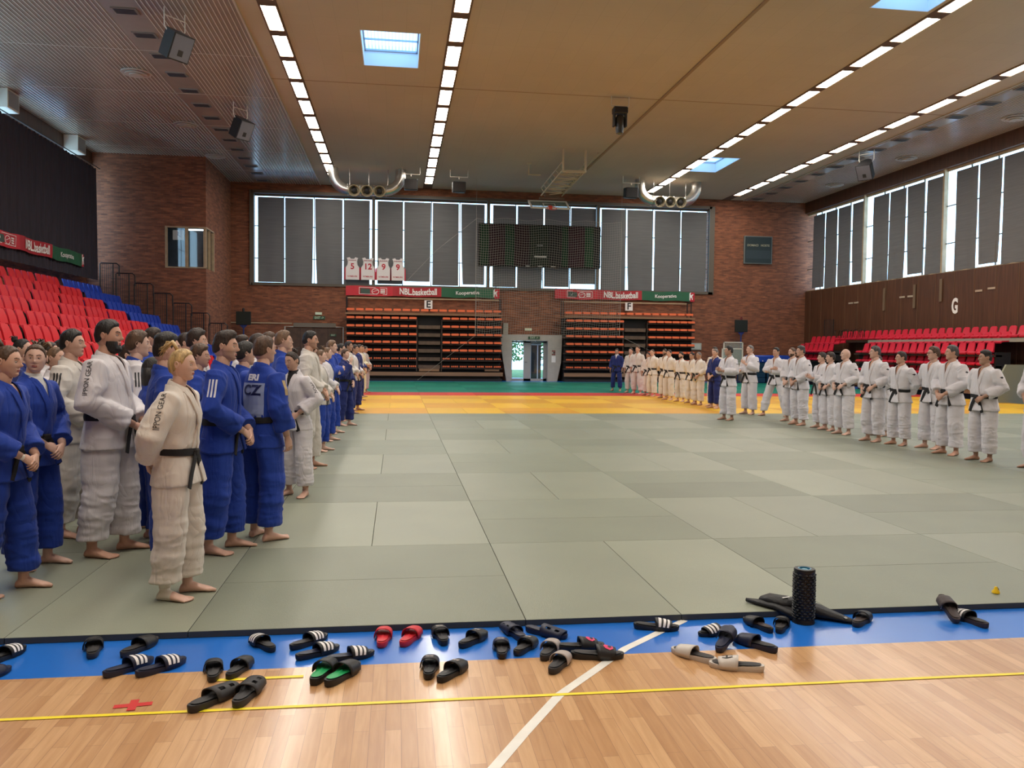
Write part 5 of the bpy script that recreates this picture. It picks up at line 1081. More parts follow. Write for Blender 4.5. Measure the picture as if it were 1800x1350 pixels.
ARMS = {  # shoulder-relative: elbow, wrist (absolute, right side +X, forward +Y), hand direction, palm normal
 'sides': ((.24, -.03, 1.14), (.255, .05, .905), (.0, .15, -1), (-1, 0, 0), 'hand1'),
 'clasp': ((.262, -.01, 1.15), (.085, .19, .985), (-.85, .25, -.5), (.0, -1, -.2), 'hand1'),
 'claspl': ((.262, .0, 1.14), (.075, .215, .965), (-.8, .1, -.6), (.0, -1, -.2), 'hand1'),
 'back': ((.27, -.08, 1.15), (.08, -.175, .97), (-.8, -.1, -.55), (0, 1, 0), 'hand1'),
 'crossed': ((.255, .06, 1.17), (-.03, .215, 1.215), (-1, .0, .1), (0, -1, 0), 'hand0'),
 'crossedl': ((.255, .06, 1.15), (-.05, .185, 1.15), (-1, -.1, .1), (0, -1, 0), 'hand0'),
 'clap': ((.25, .03, 1.15), (.06, .27, 1.17), (-.35, .55, .6), (-1, -.1, 0), 'hand0'),
 'belt': ((.272, -.04, 1.16), (.14, .155, 1.02), (-.7, .3, -.6), (0, -1, 0), 'hand1'),
 'hip': ((.28, -.03, 1.16), (.16, .12, .99), (-.5, .5, -.6), (-.3, -1, 0), 'hand1'),
 'hold': ((.25, .02, 1.14), (.09, .25, 1.08), (-.6, .6, .3), (-.2, -.6, -.6), 'hand1'),
 'chest': ((.25, .04, 1.15), (.05, .20, 1.27), (-.6, .1, .6), (0, -1, 0), 'hand1'),
 'face': ((.24, .12, 1.18), (.07, .19, 1.42), (-.2, .1, 1), (-.3, -1, 0), 'hand0')}
SKIN = {'light': (.60, .36, .27), 'fair': (.66, .42, .33), 'tan': (.42, .235, .16), 'dark': (.20, .085, .05), 'warm': (.54, .30, .21)}
def skin_mat(k): 
    if 'skin_'+k in MATS: return MATS['skin_'+k]
    m = mat('skin_'+k, SKIN[k], .5, var=.07, vscale=14); N, L, b = nodes_of(m); b.inputs['Subsurface Weight'].default_value = .0; return m
HAIRC = {'black': (.012, .009, .008), 'dbrown': (.028, .015, .010), 'brown': (.075, .038, .02), 'lbrown': (.16, .09, .05), 'blond': (.50, .34, .15), 'grey': (.16, .14, .13), 'dgrey': (.06, .055, .055)}
def hair_mat(k): return mat('hair_'+k, HAIRC[k], .55, var=.35, vscale=30, bump=.6, bscale=90, stretch=(1, 1, .35))
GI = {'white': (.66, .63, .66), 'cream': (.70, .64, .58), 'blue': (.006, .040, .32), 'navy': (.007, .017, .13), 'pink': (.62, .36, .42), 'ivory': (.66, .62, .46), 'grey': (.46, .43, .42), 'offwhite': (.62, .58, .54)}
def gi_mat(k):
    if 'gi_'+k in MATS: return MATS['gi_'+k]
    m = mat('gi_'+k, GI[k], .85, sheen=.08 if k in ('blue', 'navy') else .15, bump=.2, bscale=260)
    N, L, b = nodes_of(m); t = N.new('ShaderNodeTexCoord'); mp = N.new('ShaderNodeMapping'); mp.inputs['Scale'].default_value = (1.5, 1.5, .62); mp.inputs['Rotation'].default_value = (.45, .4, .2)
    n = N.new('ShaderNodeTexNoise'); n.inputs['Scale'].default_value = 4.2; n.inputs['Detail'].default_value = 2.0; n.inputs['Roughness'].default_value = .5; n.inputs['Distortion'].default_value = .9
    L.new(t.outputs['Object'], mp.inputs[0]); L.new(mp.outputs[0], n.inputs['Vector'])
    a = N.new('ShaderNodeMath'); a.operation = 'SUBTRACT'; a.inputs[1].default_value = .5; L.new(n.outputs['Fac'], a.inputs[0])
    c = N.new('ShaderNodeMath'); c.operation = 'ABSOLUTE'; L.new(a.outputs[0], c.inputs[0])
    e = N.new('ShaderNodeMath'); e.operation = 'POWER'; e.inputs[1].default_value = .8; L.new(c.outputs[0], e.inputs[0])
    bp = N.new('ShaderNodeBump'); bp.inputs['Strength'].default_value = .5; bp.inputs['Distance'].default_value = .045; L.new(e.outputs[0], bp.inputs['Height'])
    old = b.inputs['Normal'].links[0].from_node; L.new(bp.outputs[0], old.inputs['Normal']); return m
beltm = mat('belt_black', (.010, .009, .011), .8); beltb = mat('belt_blue', (.01, .04, .2), .8); tapem = mat('sports_tape', (.72, .66, .58), .8); eyew = mat('eye_white', (.6, .58, .56), .3); iris = mat('iris_dark', (.02, .014, .01), .2); lipm = mat('lips', (.42, .13, .11), .5); stub = {}
def frame_M(origin, d, n, mirror):
    d = Vector(d).normalized(); n = Vector(n); n = (n-d*n.dot(d)).normalized(); z = -n; x = d.cross(z)
    M_ = Matrix(((x.x, d.x, z.x, origin[0]), (x.y, d.y, z.y, origin[1]), (x.z, d.z, z.z, origin[2]), (0, 0, 0, 1)))
    if mirror: M_ = M_ @ Matrix.Scale(-1, 4, (1, 0, 0))
    return M_
def person(label, x, y, H, head_deg, gi='white', pants=None, belt='black', arms='clasp', arms_l=None, hair='short', hc='dbrown', skin='light', bw=1., belly=0., fem=0., face_yaw=0., face_pitch=0., lean=0., stance=.11, stag=0., toe=12, near=0, beard=None, lapel=None, tape=None, group=None, undershirt=None, tilt=0., seed=None, glasses=False, cuff=.135, hem_white=False):
    seed = seed if seed is not None else int(abs(x*131+y*977)*10) % 9999
    rnd = random.Random(seed); s = H/1.765; pants = pants or gi
    root = empty('person', label, 'person', (x, y, MT), math.radians(head_deg)-PI/2, group)
    NS = 22 if near else 14
    LB = lean
    def bend(P):
        P = np.array(P, float); w = smooth(.86, 1.15, P[:, 2]); a = -LB*w; zc = .92; c, s_ = np.cos(a), np.sin(a)
        yy_, zz_ = P[:, 1], P[:, 2]-zc; P[:, 1], P[:, 2] = yy_*c-zz_*s_, yy_*s_+zz_*c+zc
        if tilt: 
            a = tilt*w; c, s_ = np.cos(a), np.sin(a); xx_, zz_ = P[:, 0].copy(), P[:, 2]-zc; P[:, 0], P[:, 2] = xx_*c+zz_*s_, -xx_*s_+zz_*c+zc
        return P*s
    # joints
    hips = [Vector((sx*.095*bw**.5, 0, .90)) for sx in (1, -1)]
    ank = [Vector((sx*stance, (-stag if sx > 0 else stag)-.0, .09)) for sx in (1, -1)]
    knee = [hips[i]*.48+ank[i]*.52+Vector((.012*(1, -1)[i], .025, 0)) for i in (0, 1)]
    pose = [ARMS[arms], ARMS[arms_l or ({'clasp': 'claspl', 'crossed': 'crossedl'}.get(arms, arms))]]
    sh = [Vector((sx*.168*(1+(bw-1)*.9)*(1-.06*fem), -.005, 1.395)) for sx in (1, -1)]
    el, wr, hd, hn, ht = [], [], [], [], []
    for i, sx in enumerate((1, -1)):
        e, w, d_, n_, t_ = pose[i]; ex = (bw-1)*.17
        by = (belly*.6 if w[1] > .1 else 0)+(bw-1)*.1*(1 if w[1] > .1 else -1 if w[1] < -.1 else 0)
        el.append(Vector(((e[0]+ex)*sx, e[1], e[2]))); wr.append(Vector(((w[0]+ex*(.9 if w[0] > .2 else .3))*sx, w[1]+by, w[2]+rnd.uniform(-.012, .012)))); hd.append((d_[0]*sx, d_[1], d_[2])); hn.append((n_[0]*sx, n_[1], n_[2])); ht.append(t_)
    # ---------------- body
    sk = skin_mat(skin); hm = hair_mat(hc); bmats = [sk, eyew, iris, lipm, hm, tapem, mat('stubble_'+skin, tuple(c*.72 for c in SKIN[skin]), .7)]
    B = MB(); n = 12
    B.loft([ringpts(0, torso_dims(z, bw, belly, fem)[2], z, torso_dims(z, bw, belly, fem)[0]*f_, torso_dims(z, bw, belly, fem)[1]*f_, n) for z, f_ in ((.84, .8), (1.03, .86), (1.2, .90), (1.32, .90), (1.40, .88), (1.44, .82), (1.475, .74))], 5 if False else 0)
    B.tube([(0, -.012, 1.40), (0, -.010, 1.49), (0, .006, 1.57)], [.062*(1+(bw-1)*.8)*(1-.14*fem), .057*(1+(bw-1)*.8)*(1-.14*fem), .056*(1-.1*fem)], 16)
    for i in (0, 1):
        B.tube([hips[i], knee[i], ank[i]+Vector((0, -.005, .16)), ank[i]+Vector((0, -.005, .02))], [.085, .056, .048, .036], 12)
        B.tube([sh[i], el[i], el[i]*.35+wr[i]*.65, wr[i]], [.045, .040, .036, .0265], 12)
    V = bend(B.v)
    parts = [(V, B.f, list(B.m))]
    # feet
    fV, fF = TPL['foot' if near else 'footf']
    for i, sx in enumerate((1, -1)):
        a = -math.radians(toe+rnd.uniform(-6, 6))*sx; M_ = np.array(Matrix.Rotation(a, 3, 'Z')); Q = fV*np.array([sx, 1, 1])
        Q = Q@M_.T+np.array([ank[i].x, ank[i].y, 0]); F_ = [f[::sx] for f in fF]
        mi = [0]*len(F_)
        if tape == 'foot' and i == 0: mi = [5 if (sum(fV[v][1] for v in f)/len(f) < .055 or fV[f[0]][2] > .09) else 0 for f in fF]
        parts.append((Q*s, F_, mi))
        if tape == 'foot' and i == 0:
            T_ = MB(); T_.tube([ank[i]+Vector((0, -.006, 0)), ank[i]+Vector((0, -.008, .12))], [.0385, .0395], 14, 5); parts.append((bend(T_.v), T_.f, T_.m))
    for i, sx in enumerate((1, -1)):
        hV, hF = TPL[ht[i] if near else 'handf']; fd = (wr[i]-el[i]).normalized(); dd = Vector(hd[i]).normalized()*.6+fd*.4
        M_ = np.array(frame_M(wr[i]+dd.normalized()*.012, dd, hn[i], i == 1)); Q = hV*(.95-.05*fem)@M_[:3, :3].T+M_[:3, 3]
        F_ = hF if i == 0 else [f[::-1] for f in hF]; mi = [0]*len(F_)
        if tape == 'hand' and i == 0: mi = [5 if hV[f[0]][1] > .11 or hV[f[0]][1] < .01 else 0 for f in hF]
        parts.append((bend(Q), F_, mi))
    # head
    nu, nv = (120, 100) if near else (44, 38)
    d, hF = head_grid(nu, nv); P = head_shape(d, fem); mi = []
    cen = np.array([d[list(f)].mean(0) for f in hF]); cm_ = hair_mask(cen, 0)
    bd = beard in ('stubble', 'beard')
    for c, h_ in zip(cen, cm_):
        ax_ = abs(c[0]); m_ = 0
        if c[1] > .3 and abs(c[2]+.49) < .065 and ax_ < .25: m_ = 3
        elif c[1] > .3 and abs(c[2]-(.235+.05*math.cos((ax_-.42)*6))) < .028 and .16 < ax_ < .62: m_ = 4
        elif h_ > .93 and hair != 'bald': m_ = 4 if hair != 'buzz' else 6
        elif bd and c[1] > -.1 and (c[2] < -.56 or (c[2] < -.25 and ax_ > .42 and c[2] < -.1-.2*c[1]) or (abs(c[2]+.38) < .045 and ax_ < .3)): m_ = 6 if beard == 'stubble' else 4
        mi.append(m_)
    E_ = MB()
    for sx in (-1, 1):
        E_.ball((sx*.0300, .0700, .006), (.0112, .0105, .0058), 12, 1); E_.ball((sx*.0300, .0768, .006), (.0046, .0042, .0048), 8, 2); E_.tube([(sx*.0185, .0752, .0095), (sx*.030, .0805, .0130), (sx*.042, .0742, .0100)], [.0016, .0026, .0016], 6, 0); ear(E_, sx, 0)
    cf, sf = math.cos(face_yaw), math.sin(face_yaw); RH = np.array(Matrix.Rotation(-face_yaw, 3, 'Z') @ Matrix.Rotation(face_pitch, 3, 'X'))
    hc0 = np.array([0, .014, 1.632]); hs = (1.0-.04*fem)*(.98 if H > 1.85 else 1.0)*.97
    def headT(P_): return bend((np.asarray(P_)*hs)@RH.T+hc0)
    parts.append((headT(P), hF, mi)); parts.append((headT(E_.v), E_.f, E_.m))
    BB = MB()
    for V_, F_, m_ in parts:
        o_ = len(BB.v); BB.v += [tuple(p) for p in V_]; BB.f += [tuple(i+o_ for i in f) for f in F_]; BB.m += list(m_)
    me = bpy.data.meshes.new('body'); me.from_pydata(BB.v, [], BB.f)
    for m_ in bmats: me.materials.append(m_)
    me.polygons.foreach_set('material_index', BB.m); me.shade_smooth(); body = link('body', me, root)
    # ---------------- hair
    if hair not in ('bald',):
        nu2, nv2 = (80, 56) if near else (40, 30); d2, F2 = head_grid(nu2, nv2); P2 = head_shape(d2, fem); x_, y_, z_ = d2.T
        up_ = {'fade': .0, 'buzz': .02}.get(hair, 0.)+(-.10 if hair in ('long', 'bun', 'ponytail', 'bob') else 0)*(y_ < 0)
        mk = hair_mask(d2, up_) if hair != 'thin' else hair_mask(d2, .35*(y_ > .2)+.2*smooth(-.2, .3, y_))
        if hair in ('bun', 'ponytail'): mk = hair_mask(d2, up_+.10*smooth(.2, .5, y_))
        top = smooth(.2, .85, z_); rs_ = np.random.RandomState(seed)
        th_ = {'short': .007+.013*top, 'fade': .0025+.024*smooth(.35, .8, z_), 'buzz': .003+.002*top, 'thin': .004+.001*top, 'curly': .016+.018*top, 'bun': .006+.003*top, 'ponytail': .007+.003*top, 'long': .014+.006*top, 'quiff': .006+.030*smooth(.35, .9, z_)*(.6+.7*smooth(-.2, .8, y_)), 'mop': .014+.012*top, 'bob': .016+.006*top}[hair]
        nz1 = noise3(d2*np.array([1, 1, 1]), 1.6, seed); nz2 = noise3(d2, 4.5, seed+5)
        amp = {'buzz': .0, 'thin': .0, 'bun': .0006, 'ponytail': .0006, 'curly': .008, 'mop': .005, 'fade': .003, 'quiff': .004}.get(hair, .003)
        strand = np.sin((np.arctan2(x_, y_)*9+z_*3)+nz1*2)*(.0012 if hair in ('bun', 'ponytail', 'short', 'long') else .0006)
        off = mk*(th_+amp*(nz1*.6+nz2*.5)*(.3+.7*top)+strand)-(1-mk)*.012
        nrm = P2/np.linalg.norm(P2, axis=1)[:, None]; P2 = P2+nrm*off[:, None]
        keep = [f for f in F2 if max(mk[list(f)]) > .02]; Hm = MB(); Hm.add(P2, keep)
        if hair == 'bun':
            M0 = MB(); M0.ball((0, -.085, .105), (.036, .034, .034), 16); M0.v = [tuple(np.array(v)*(1+.06*math.sin(v[0]*160+v[2]*90))) for v in M0.v]; Hm.add(M0.v, M0.f)
            for q in range(7): a = q*.9+rnd.random(); Hm.tube([(.02*math.cos(a), -.08+.02*math.sin(a), .12), (.045*math.cos(a), -.095+.03*math.sin(a), .14+.012*rnd.random()), (.06*math.cos(a), -.11+.035*math.sin(a), .125+.03*rnd.random())], [.006, .005, .001], 6)
        if hair == 'ponytail':
            for q in range(14):
                a = rnd.uniform(-1, 1); b_ = rnd.uniform(.2, 1)
                Hm.tube([(.0, -.045, .105), (.018*a, -.075-.012*b_, .150+.02*b_), (.035*a, -.115-.02*b_, .135+.035*rnd.uniform(-1, 1)), (.05*a, -.15-.025*b_, .08+.06*rnd.uniform(-1, 1))], [.014, .012, .008, .001], 6)
        if hair in ('long',):
            R_ = []
            for z, w, t_ in ((.02, .088, .05), (-.06, .092, .055), (-.14, .088, .05), (-.22, .07, .035), (-.27, .03, .015)): R_.append([Vector((w*math.cos(a)*(1+.05*math.sin(5*a)), -.055+t_*math.sin(a)-.01, z)) for a in [2*PI*k/18 for k in range(18)]])
            Hm.loft(R_)
        me = Hm.mesh('hair', hm, 3.2); V3 = headT([tuple(v.co) for v in me.vertices]); me.vertices.foreach_set('co', V3.astype('f').ravel()); me.update(); link('hair', me, root)
    if beard == 'full':
        nu2, nv2 = 60, 44; d2, F2 = head_grid(nu2, nv2); P2 = head_shape(d2, 0); x_, y_, z_ = d2.T
        mk = smooth(-.15, .15, y_)*np.maximum(.35*smooth(.62, .8, np.abs(x_))*smooth(.2, .0, z_)*smooth(.45, .3, y_), np.maximum(smooth(-.22, -.46, z_)*smooth(.26, .5, np.abs(x_)), np.maximum(smooth(-.55, -.68, z_), .5*np.exp(-((z_+.375)/.03)**2)*smooth(.45, .3, np.abs(x_)))))
        nz1 = noise3(d2, 5, seed); off = mk*(.006+.020*smooth(-.45, -.95, z_)+.003*nz1)-(1-mk)*.006
        P2 = P2+d2*off[:, None]; keep = [f for f in F2 if max(mk[list(f)]) > .05]; Hm = MB(); Hm.add(headT(P2), keep); obj('beard', Hm, hm, root, 3.2)
    if glasses:
        gm = MB()
        for sx in (-1, 1): gm.tube([(sx*.032+.022*math.cos(a), .100, .008+.017*math.sin(a)) for a in [2*PI*q/12 for q in range(13)]], .0022, 5); gm.tube([(sx*.054, .098, .012), (sx*.078, .06, .014), (sx*.082, -.01, .016)], .0022, 5)
        gm.tube([(-.01, .102, .01), (.01, .102, .01)], .002, 5); gm.v = [tuple(p) for p in headT(gm.v)]; obj('glasses', gm, black, root)
    # ---------------- trousers
    vx = .0105 if near else (.017 if y < 16 else .022)
    T = MB(); pg = gi_mat(pants)
    T.loft([ringpts(0, 0, z, rx*bw**.7, ry*bw**.6+belly*.3, NS) for z, rx, ry in ((.82, .165, .125), (.92, .172, .13), (1.0, .155, .118))])
    for i, sx in enumerate((1, -1)):
        P = []; R_ = []
        top_ = hips[i]+Vector((-.005*sx, 0, .02)); cz = cuff
        cuffp = knee[i]+(ank[i]-knee[i])*((knee[i].z-cz)/(knee[i].z-ank[i].z))
        seq = [(top_, .100, .128), (hips[i]*.62+knee[i]*.38, .104, .128), (hips[i]*.25+knee[i]*.75, .100, .120), (knee[i], .097, .115), (knee[i]*.55+cuffp*.45, .095, .112), (knee[i]*.2+cuffp*.8, .092, .107), (cuffp, .091, .105)]
        rings = [ringpts(p.x, p.y-.004, p.z, rx*bw**.5, ry*bw**.5, NS, 2.1) for p, rx, ry in seq]
        e = seq[-1][0]; rings += [ringpts(e.x, e.y-.004, e.z-.004, .070, .075, NS, 2.1), ringpts(e.x, e.y-.004, e.z+.05, .056, .058, NS, 2.1)]
        T.loft(rings)
    V, F, me = fused(T, vx, 3, .5, True)
    N_ = np.empty(len(V)*3, 'f'); me.vertices.foreach_get('normal', N_); N_ = N_.reshape(-1, 3)
    k_ = smooth(.9, .3, V[:, 2]); Q = V*np.array([1, 1, 2.0])+seed
    amp = (.0085 if near else .010); V = V+N_*(noise3(Q, 2.6, seed)*amp*(.25+.9*k_)+noise3(Q*np.array([1, 1, 1.6]), 6, seed+3)*amp*.38*(.2+k_))[:, None]
    # pinch folds: ridge noise
    rg = 1-np.abs(noise3(V*np.array([2.2, 2.2, 4.2])+seed, 1.7, seed+8)); V = V+N_*(np.clip(rg, 0, 1)**4*.006*k_)[:, None]
    V[:, 2] = np.where(V[:, 2] < cuff-.035, cuff-.035, V[:, 2])
    me.vertices.foreach_set('co', bend(V).astype('f').ravel()); me.materials.clear(); me.materials.append(pg); me.polygons.foreach_set('material_index', [0]*len(me.polygons)); me.shade_smooth(); me.update(); me.name = 'trousers'; link('trousers', me, root)
    # ---------------- jacket
    J = MB(); gm_ = gi_mat(gi)
    def TD(z): return torso_dims(z, bw, belly, fem)
    zs = [.80, .86, .93, 1.0, 1.04, 1.08, 1.15, 1.22, 1.29, 1.35, 1.40, 1.435, 1.462, 1.485, 1.50]
    rings = []
    for z in zs:
        rx, ry, cy = TD(z); fl = 1+.10*max(0, (1.0-z)/.2); puff = 1+.09*math.exp(-((z-1.10)/.05)**2); rings.append(ringpts(0, cy-(.012 if z > 1.47 else 0), z, rx*fl*puff, ry*fl*puff, NS+6, 2.25))
    J.loft(rings)
    for i, sx in enumerate((1, -1)):
        w_ = wr[i]; f_ = (w_-el[i]).normalized(); cu = w_-f_*.055
        J.tube([sh[i]+Vector((-.07*sx, 0, -.01)), sh[i], sh[i]*.5+el[i]*.5, el[i]-(f_*.02), el[i]*.45+cu*.55, cu, cu-f_*.001, cu-f_*.04], [.068*bw, .084*bw**.5, .088*bw**.5, .086, .083, .084, .062, .055], NS)
    V, F, me = fused(J, vx*.95, 3, .5, True)
    N_ = np.empty(len(V)*3, 'f'); me.vertices.foreach_get('normal', N_); N_ = N_.reshape(-1, 3)
    arm_ = smooth(.15, .24, np.abs(V[:, 0])); near_b = np.exp(-((V[:, 2]-1.08)/.07)**2); amp = .009
    V = V+N_*(noise3(V*np.array([1.2, 1.2, 1.6])+seed, 2.2, seed+1)*amp*(.35+.6*arm_+.3*near_b)+noise3(V+seed, 6, seed+2)*amp*.3*(.3+arm_+near_b))[:, None]
    rg = 1-np.abs(noise3(V*np.array([2, 2, 3.2])+seed, 1.7, seed+9)); V = V+N_*(np.clip(rg, 0, 1)**4*.007*np.clip(arm_+near_b*.6+.15, 0, 1))[:, None]
    bw_ = np.exp(-((V[:, 2]-1.03)/.018)**2)*(np.abs(V[:, 0]) < .25*bw); V = V-N_*(bw_*.008)[:, None]
    vz0, vz1 = 1.19, 1.50; Vw = lambda z: np.interp(z, [vz0, 1.38, 1.46, 1.52], [0, .040, .062, .078])
    bm = bmesh.new(); me.vertices.foreach_set('co', V.astype('f').ravel()); bm.from_mesh(me)
    dele = []
    for f in bm.faces:
        c = f.calc_center_median()
        if c.z > vz0 and ((c.y > .02 and abs(c.x) < Vw(c.z)) or (c.z > 1.492)): dele.append(f)
    bmesh.ops.delete(bm, geom=dele, context='FACES')
    bmesh.ops.recalc_face_normals(bm, faces=bm.faces)
    tree_ = BVHTree.FromBMesh(bm)
    # lapels
    def band(path, wid, thick=.007, sink=.0):
        mb = MB(); n_ = len(path); R_ = []
        for k, (p, nn) in enumerate(path):
            t_ = (path[min(k+1, n_-1)][0]-path[max(k-1, 0)][0]).normalized(); w = t_.cross(nn).normalized()*wid/2
            R_.append([p-w+nn*(-.004), p-w+nn*thick*.6, p-w*.6+nn*thick, p+w*.6+nn*thick, p+w+nn*thick*.6, p+w+nn*(-.004)])
        mb.loft(R_); return mb
    def surf(x0, z0):
        h = tree_.ray_cast(Vector((x0, .16+belly+.1*(bw-1)+.05, z0)), Vector((0, -1, 0)))
        rx, ry, cy = TD(z0); fb = cy+ry*math.sqrt(max(0, 1-(min(abs(x0), rx*.98)/rx)**2))
        yv = h[0].y if h[0] is not None and abs(h[0].y-fb) < .05 else fb
        return yv
    lap = []
    for sgn in (1, -1):
        path = []
        for (lx, lz) in ((.0, 1.515), (.048, 1.512), (.074, 1.497)):   # round the neck from the back
            ang = {.0: -1, .048: -.72, .074: -.1}[lx]; path.append((Vector((sgn*lx*(1+(bw-1)*.5), -.012+.066*ang, lz-.012)), Vector((sgn*(.2+lx*8), ang-.1, .35)).normalized()))
        for lz in (1.46, 1.42, 1.36, 1.30, 1.24, 1.18, 1.13, 1.09, 1.05):
            t_ = (1.50-lz)/(1.50-1.05); lx = .074*(1-t_)**1.1-.035*t_*(1 if sgn > 0 else .6); lx *= (1+(bw-1)*.4)
            yv = surf(lx*sgn, lz)+(.003 if sgn < 0 else .0065); path.append((Vector((lx*sgn, yv, lz)), Vector((.35*lx*sgn/.08, 1, .25 if lz > 1.35 else .05)).normalized()))
        if sgn < 0 or True:
            for lz in (.99, .93, .87, .81):
                lx = (-.035-.05*(1.03-lz)/.2)*(1 if sgn > 0 else .5); 
                if sgn > 0: path.append((Vector((lx*sgn, TD(lz)[1]*(1+.10*max(0, (1.0-lz)/.2))+TD(lz)[2]+.006, lz)), Vector((0, 1, 0))))
        lap.append(band(path, .052, .010))
    LM = MB()
    for l in lap: LM.add(l.v, l.f)
    me2 = bpy.data.meshes.new('jacket'); bm.to_mesh(me2)
    # printed marks follow the cloth
    def decal(mbt, org, dirv, nm_, mt_, par, offs=.004):
        out = MB(); ok = True; vs_ = []
        for p in mbt.v:
            h = tree_.ray_cast(Vector(p), dirv)
            if h[0] is None: return None
            vs_.append(tuple(h[0]-dirv*offs))
        out.add(bend(vs_), mbt.f); return obj(nm_, out, mt_, par)
    Vj = np.empty(len(me2.vertices)*3, 'f'); me2.vertices.foreach_get('co', Vj); me2.vertices.foreach_set('co', bend(Vj.reshape(-1, 3)).astype('f').ravel())
    me2.materials.append(gm_); me2.polygons.foreach_set('material_index', [0]*len(me2.polygons)); me2.shade_smooth(); me2.update(); bpy.data.meshes.remove(me)
    bm.free(); jk = link('jacket', me2, root)
    LM.v = [tuple(p) for p in bend(LM.v)]; lo = obj('lapel', LM, gi_mat(lapel or gi), jk, .9)
    if lapel: lo['label'] = lapel+' lapel'
    if undershirt:
        u = MB(); 
        u.loft([ringpts(0, TD(z)[2], z, TD(z)[0]*f_, TD(z)[1]*f_, 20) for z, f_ in ((1.1, .92), (1.3, .93), (1.40, .92), (1.44, .93), (1.47, .9), (1.495, .93))]); u.tube([(0, -.012, 1.44), (0, -.008, 1.52)], [.064, .060], 16); u.v = [tuple(p) for p in bend(u.v)]; obj('undershirt', u, mat('shirt_'+undershirt, {'black': (.012, .012, .013), 'white': (.6, .6, .6)}[undershirt], .8), root, 3.2)
    # ---------------- belt
    bm_ = beltb if belt == 'blue' else gi_mat(belt) if belt in GI else beltm
    rx, ry, cy = TD(1.03); rx += .006; ry += .006; b_ = MB(); R_ = []
    nb_ = 40
    for k in range(nb_): 
        a = 2*PI*k/nb_; c, s_ = math.cos(a), math.sin(a); q = 2/2.25; px_, py_ = rx*math.copysign(abs(c)**q, c), cy+ry*math.copysign(abs(s_)**q, s_); nx_, ny_ = c/rx, s_/ry; l_ = math.hypot(nx_, ny_); nx_ /= l_; ny_ /= l_; dz = .012*math.sin(a+1)-.008*s_
        R_.append([Vector((px_+nx_*o_, py_+ny_*o_, 1.03+dz+h_)) for o_, h_ in ((-.012, -.026), (.007, -.026), (.010, 0), (.007, .026), (-.012, .026))])
    R_.append(R_[0]); b_.loft(R_, cap=False)
    fy = cy+ry-.004; kb = MB(); kb.bbox(-.034, .034, fy, fy+.032, .998, 1.052, .010)
    for sx, dx in ((1, .075+rnd.uniform(-.02, .04)), (-1, .06+rnd.uniform(-.02, .04))):
        P = [(Vector((.01*sx, fy+.018, 1.02)), Vector((0, 1, .2))), (Vector((.035*sx, fy+.022, .98)), Vector((0, 1, 0))), (Vector(((.035+dx*.5)*sx, fy+.022, .90)), Vector((0, 1, 0))), (Vector(((.035+dx)*sx, fy+.020, .79+rnd.uniform(-.02, .02))), Vector((0, 1, 0)))]
        t_ = band([(p, n_.normalized()) for p, n_ in P], .05, .007); kb.add(t_.v, t_.f)
    b_.v = [tuple(p) for p in bend(b_.v)]; bo = obj('belt', b_, bm_, root, .9); kb.v = [tuple(p) for p in bend(kb.v)]; obj('belt_knot', kb, bm_, bo)
    root['_tree'] = 0; del root['_tree']
    return dict(root=root, jacket=jk, tree=tree_, bend=bend, sh=sh, el=el, s=s, decal=decal, TD=TD)
def side_text(P, txt, size, x0, z0, mname, side=1, rot=PI/2, sx=1., yoff=-.0, roll=0.):
    rot = -rot
    """lettering running down the shoulder and sleeve of one side"""
    M_ = Matrix.Translation((x0*side, yoff, z0)) @ rotm(PI/2*side, 'Z') @ rotm(PI/2, 'X') @ rotm(rot, 'Z')
    t = text_mb(txt, size, 0, .0, 'CENTER', sx); t.v = [tuple(M_ @ Vector(p)) for p in t.v]
    return P['decal'](t, None, Vector((-side, 0, -.12)).normalized(), 'sleeve_print', mname, P['jacket'])
def side_quads(P, quads, mname, side=1, name='sleeve_print'):
    for q in quads:   # y0,y1,z0,z1 on a plane right of the person
        mb = MB(); y0, y1, z0, z1 = q; n = 8; V = []
        for k in range(n+1):
            z = z0+(z1-z0)*k/n; V += [(.42*side, y0, z), (.42*side, y1, z)]
        mb.add(V, [(2*k, 2*k+1, 2*k+3, 2*k+2) for k in range(n)]); P['decal'](mb, None, Vector((-side, 0, -.12)).normalized(), name, mname, P['jacket'])
ink = mat('print_black', (.01, .01, .015), .6); gold = mat('print_gold', (.42, .30, .13), .5); pw = mat('print_white', (.68, .68, .74), .6)
